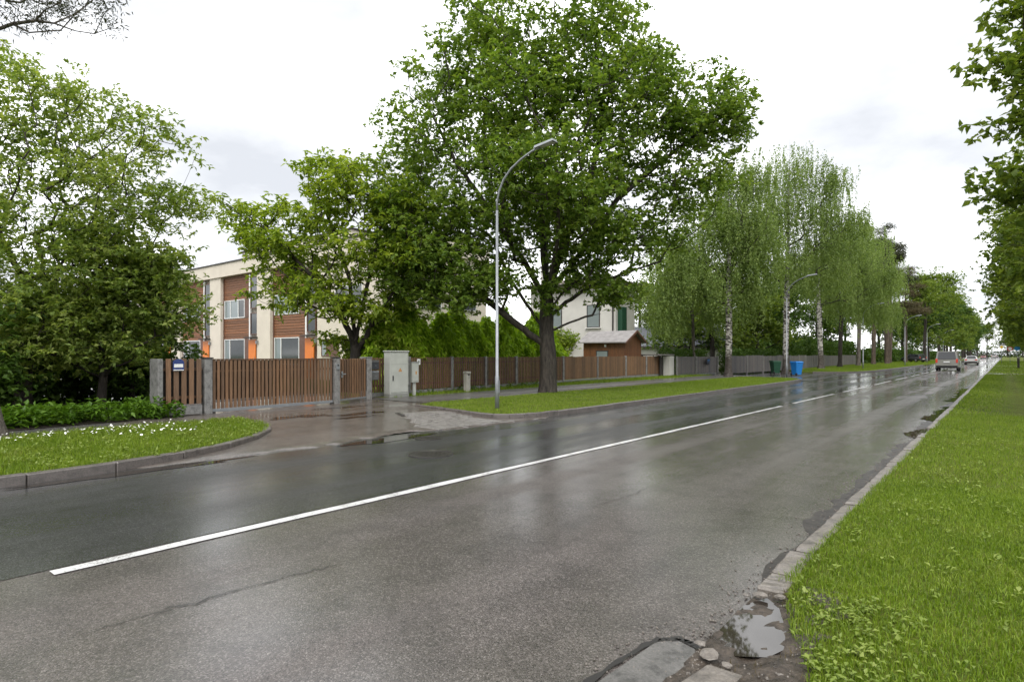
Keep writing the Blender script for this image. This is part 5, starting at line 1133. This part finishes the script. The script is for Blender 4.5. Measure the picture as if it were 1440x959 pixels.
T = thing('bollard', 'dark square bollard with pale cap beside the path on the near verge', 'bollard', (1.25, 93, .02)); box('shaft', .22, .22, 1.1, 'trim_dark', T, (0, 0, 0), .02); box('cap', .26, .26, .22, 'sett', T, (0, 0, 1.1), .04)

# ------------------------------------------------------------------ vehicles (built facing +Y)
def loft(name, st, mat, parent):
    V = []; F = []; n = len(st[0])
    for s in st: V += s
    for i in range(len(st) - 1):
        for k in range(n): F.append((i * n + k, i * n + (k + 1) % n, (i + 1) * n + (k + 1) % n, (i + 1) * n + k))
    F.append(tuple(range(n))); F.append(tuple((len(st) - 1) * n + k for k in range(n))[::-1])
    o = link(name, pyd(name, V, [f[::-1] for f in F], False), mat, parent); return o
def ring(y, hw, zb, zt, tuck=.92):
    return [(-hw * .9, y, zb), (hw * .9, y, zb), (hw, y, zb + .14), (hw, y, zb + (zt - zb) * .62), (hw * tuck, y, zt), (-hw * tuck, y, zt), (-hw, y, zb + (zt - zb) * .62), (-hw, y, zb + .14)]
def panel(name, c, mat, parent, inset=.08, off=.008):
    c = [np.array(p, float) for p in c]; m = sum(c) / 4; nn = np.cross(c[1] - c[0], c[3] - c[0]); nn /= np.linalg.norm(nn)
    p = [m + (x - m) * (1 - inset) + nn * off for x in c]; p2 = [x - nn * .012 for x in p]
    return link(name, pyd(name, p + p2, [(0, 1, 2, 3), (0, 4, 5, 1), (1, 5, 6, 2), (2, 6, 7, 3), (3, 7, 4, 0)]), mat, parent)
_wheel = {}
def wheel_me(r, wd):
    if (r, wd) not in _wheel:
        def lathe(prof, nm):
            n = 20; V = []; F = []
            for x, rr in prof: V += [(x, rr * math.cos(2 * math.pi * k / n), rr * math.sin(2 * math.pi * k / n)) for k in range(n)]
            for i in range(len(prof) - 1):
                for k in range(n): F.append((i * n + k, (i + 1) * n + k, (i + 1) * n + (k + 1) % n, i * n + (k + 1) % n))
            F.append(tuple(range(n))); F.append(tuple((len(prof) - 1) * n + k for k in range(n))[::-1]); return pyd(nm, V, F, True)
        h = wd / 2
        _wheel[(r, wd)] = (lathe([(-h, r * .62), (-h, r * .9), (-h * .75, r), (h * .75, r), (h, r * .9), (h, r * .62)], 'wheel'), lathe([(-h - .006, r * .2), (-h - .012, r * .6), (h + .012, r * .6), (h + .006, r * .2)], 'rim'))
    return _wheel[(r, wd)]
def car(name, label, cat, loc, rz, body, cabin, paint_m, wr, wb, group=None, tail_z=(.7, .95), tail_w=.16, roof_m=None):
    t = thing(name, label, cat, loc, rz, group)
    loft('body', [ring(*s) for s in body], paint_m, t)
    (yb0, yb1, zb, hwb), (yt0, yt1, zt, hwt) = cabin      # base and roof rectangles of the cabin
    c = [(-hwb, yb0, zb), (hwb, yb0, zb), (hwb, yb1, zb), (-hwb, yb1, zb), (-hwt, yt0, zt), (hwt, yt0, zt), (hwt, yt1, zt), (-hwt, yt1, zt)]
    bm = bmesh.new(); vs = [bm.verts.new(p) for p in c]
    for f in ((3, 2, 1, 0), (4, 5, 6, 7), (0, 1, 5, 4), (1, 2, 6, 5), (2, 3, 7, 6), (3, 0, 4, 7)): bm.faces.new([vs[k] for k in f])
    bmesh.ops.bevel(bm, geom=bm.edges[:], offset=.06, segments=2, affect='EDGES'); me = bpy.data.meshes.new('cabin'); bm.to_mesh(me); bm.free(); link('cabin', me, paint_m, t)
    panel('rear_window', [c[0], c[1], c[5], c[4]], 'car_glass', t, .16, .012); panel('windscreen', [c[2], c[3], c[7], c[6]], 'car_glass', t, .14, .012)
    panel('side_window', [c[1], c[2], c[6], c[5]], 'car_glass', t, .16, .012); panel('side_window', [c[3], c[0], c[4], c[7]], 'car_glass', t, .16, .012)
    y0, y1 = body[0][0], body[-1][0]; hw = max(s[1] for s in body)
    for s in (-1, 1):
        box('tail_light', tail_w, .06, tail_z[1] - tail_z[0], 'tail', t, (s * (body[0][1] * .98 - tail_w / 2), y0 - .01, tail_z[0]), .012)
        box('head_light', .3, .06, .16, 'head', t, (s * (body[-1][1] * .95 - .16), y1 + .0, .58), .012)
        mi = box('mirror', .2, .1, .14, paint_m, t, (s * (hw + .1), yb1 - .75, zb + .02), .02)
        for yw in wb:
            wm, rm = wheel_me(wr, .2); wo = link('wheel', wm, 'rubber', t, (s * (hw - .11), yw, wr)); link('rim', rm, 'alloy', wo)
    box('rear_bumper', body[0][1] * 1.9, .12, .2, 'black', t, (0, y0 - .04, .34), .03); box('number_plate', .5, .02, .11, 'sign_white', t, (0, y0 - .075, tail_z[0] + .02 if zt > 1.8 else .62))
    box('front_bumper', body[-1][1] * 1.85, .12, .2, 'black', t, (0, y1 + .03, .3), .03); return t
VAN_B = [(-2.4, .93, .34, 1.12), (-2.2, .95, .28, 1.15), (0, .96, .26, 1.15), (1.6, .95, .26, 1.12), (2.1, .9, .28, .98), (2.4, .8, .34, .82)]
VAN_C = ((-2.38, 1.75, 1.10, .91), (-2.22, .95, 1.96, .80))
v = car('delivery_van', 'dusty grey van driving away along the right lane', 'van', (-4.5, 76.6, 0), 0, VAN_B, VAN_C, 'car_van', .33, (-1.5, 1.5), None, (.82, 1.2), .17)
SED_B = [(-2.2, .82, .34, .95), (-2.0, .88, .26, .98), (0, .9, .22, .95), (1.3, .89, .22, .92), (2.0, .82, .26, .78), (2.25, .7, .34, .66)]
SED_C = ((-1.75, 1.1, .93, .80), (-1.05, .35, 1.45, .60))
sd = car('saloon_car', 'white car driving away ahead of the grey van', 'car', (-4.2, 124, 0), 0, SED_B, SED_C, 'car_white', .32, (-1.35, 1.4), None, (.72, .9), .3)
SUV_B = [(-2.25, .86, .38, 1.05), (-2.1, .92, .32, 1.08), (0, .94, .3, 1.06), (1.4, .93, .3, 1.02), (2.1, .86, .34, .92), (2.3, .75, .4, .8)]
SUV_C = ((-2.15, 1.15, 1.04, .84), (-1.85, .45, 1.66, .66))
sv = car('parked_car', 'black estate car parked beside the grass near the far lamp', 'car', (-14.6, 149, .1), R(52), SUV_B, SUV_C, 'car_black', .35, (-1.4, 1.4), None, (.8, 1.1), .14)
car('saloon_car', 'dark blue oncoming car behind the white car', 'car', (-6.9, 205, 0), R(180), SED_B, SED_C, 'car_navy', .32, (-1.35, 1.4), 'far traffic')
car('saloon_car', 'tiny red oncoming car far down the road', 'car', (-7.2, 330, 0), R(180), SED_B, SED_C, 'car_red', .32, (-1.35, 1.4), 'far traffic')
car('delivery_van', 'tiny white van far down the road', 'van', (-4.4, 400, 0), 0, VAN_B, VAN_C, 'car_white', .33, (-1.5, 1.5), 'far traffic', (.82, 1.2), .17)
car('saloon_car', 'tiny silver car furthest down the road', 'car', (-4.0, 460, 0), 0, SED_B, SED_C, 'car_silver', .32, (-1.35, 1.4), 'far traffic')
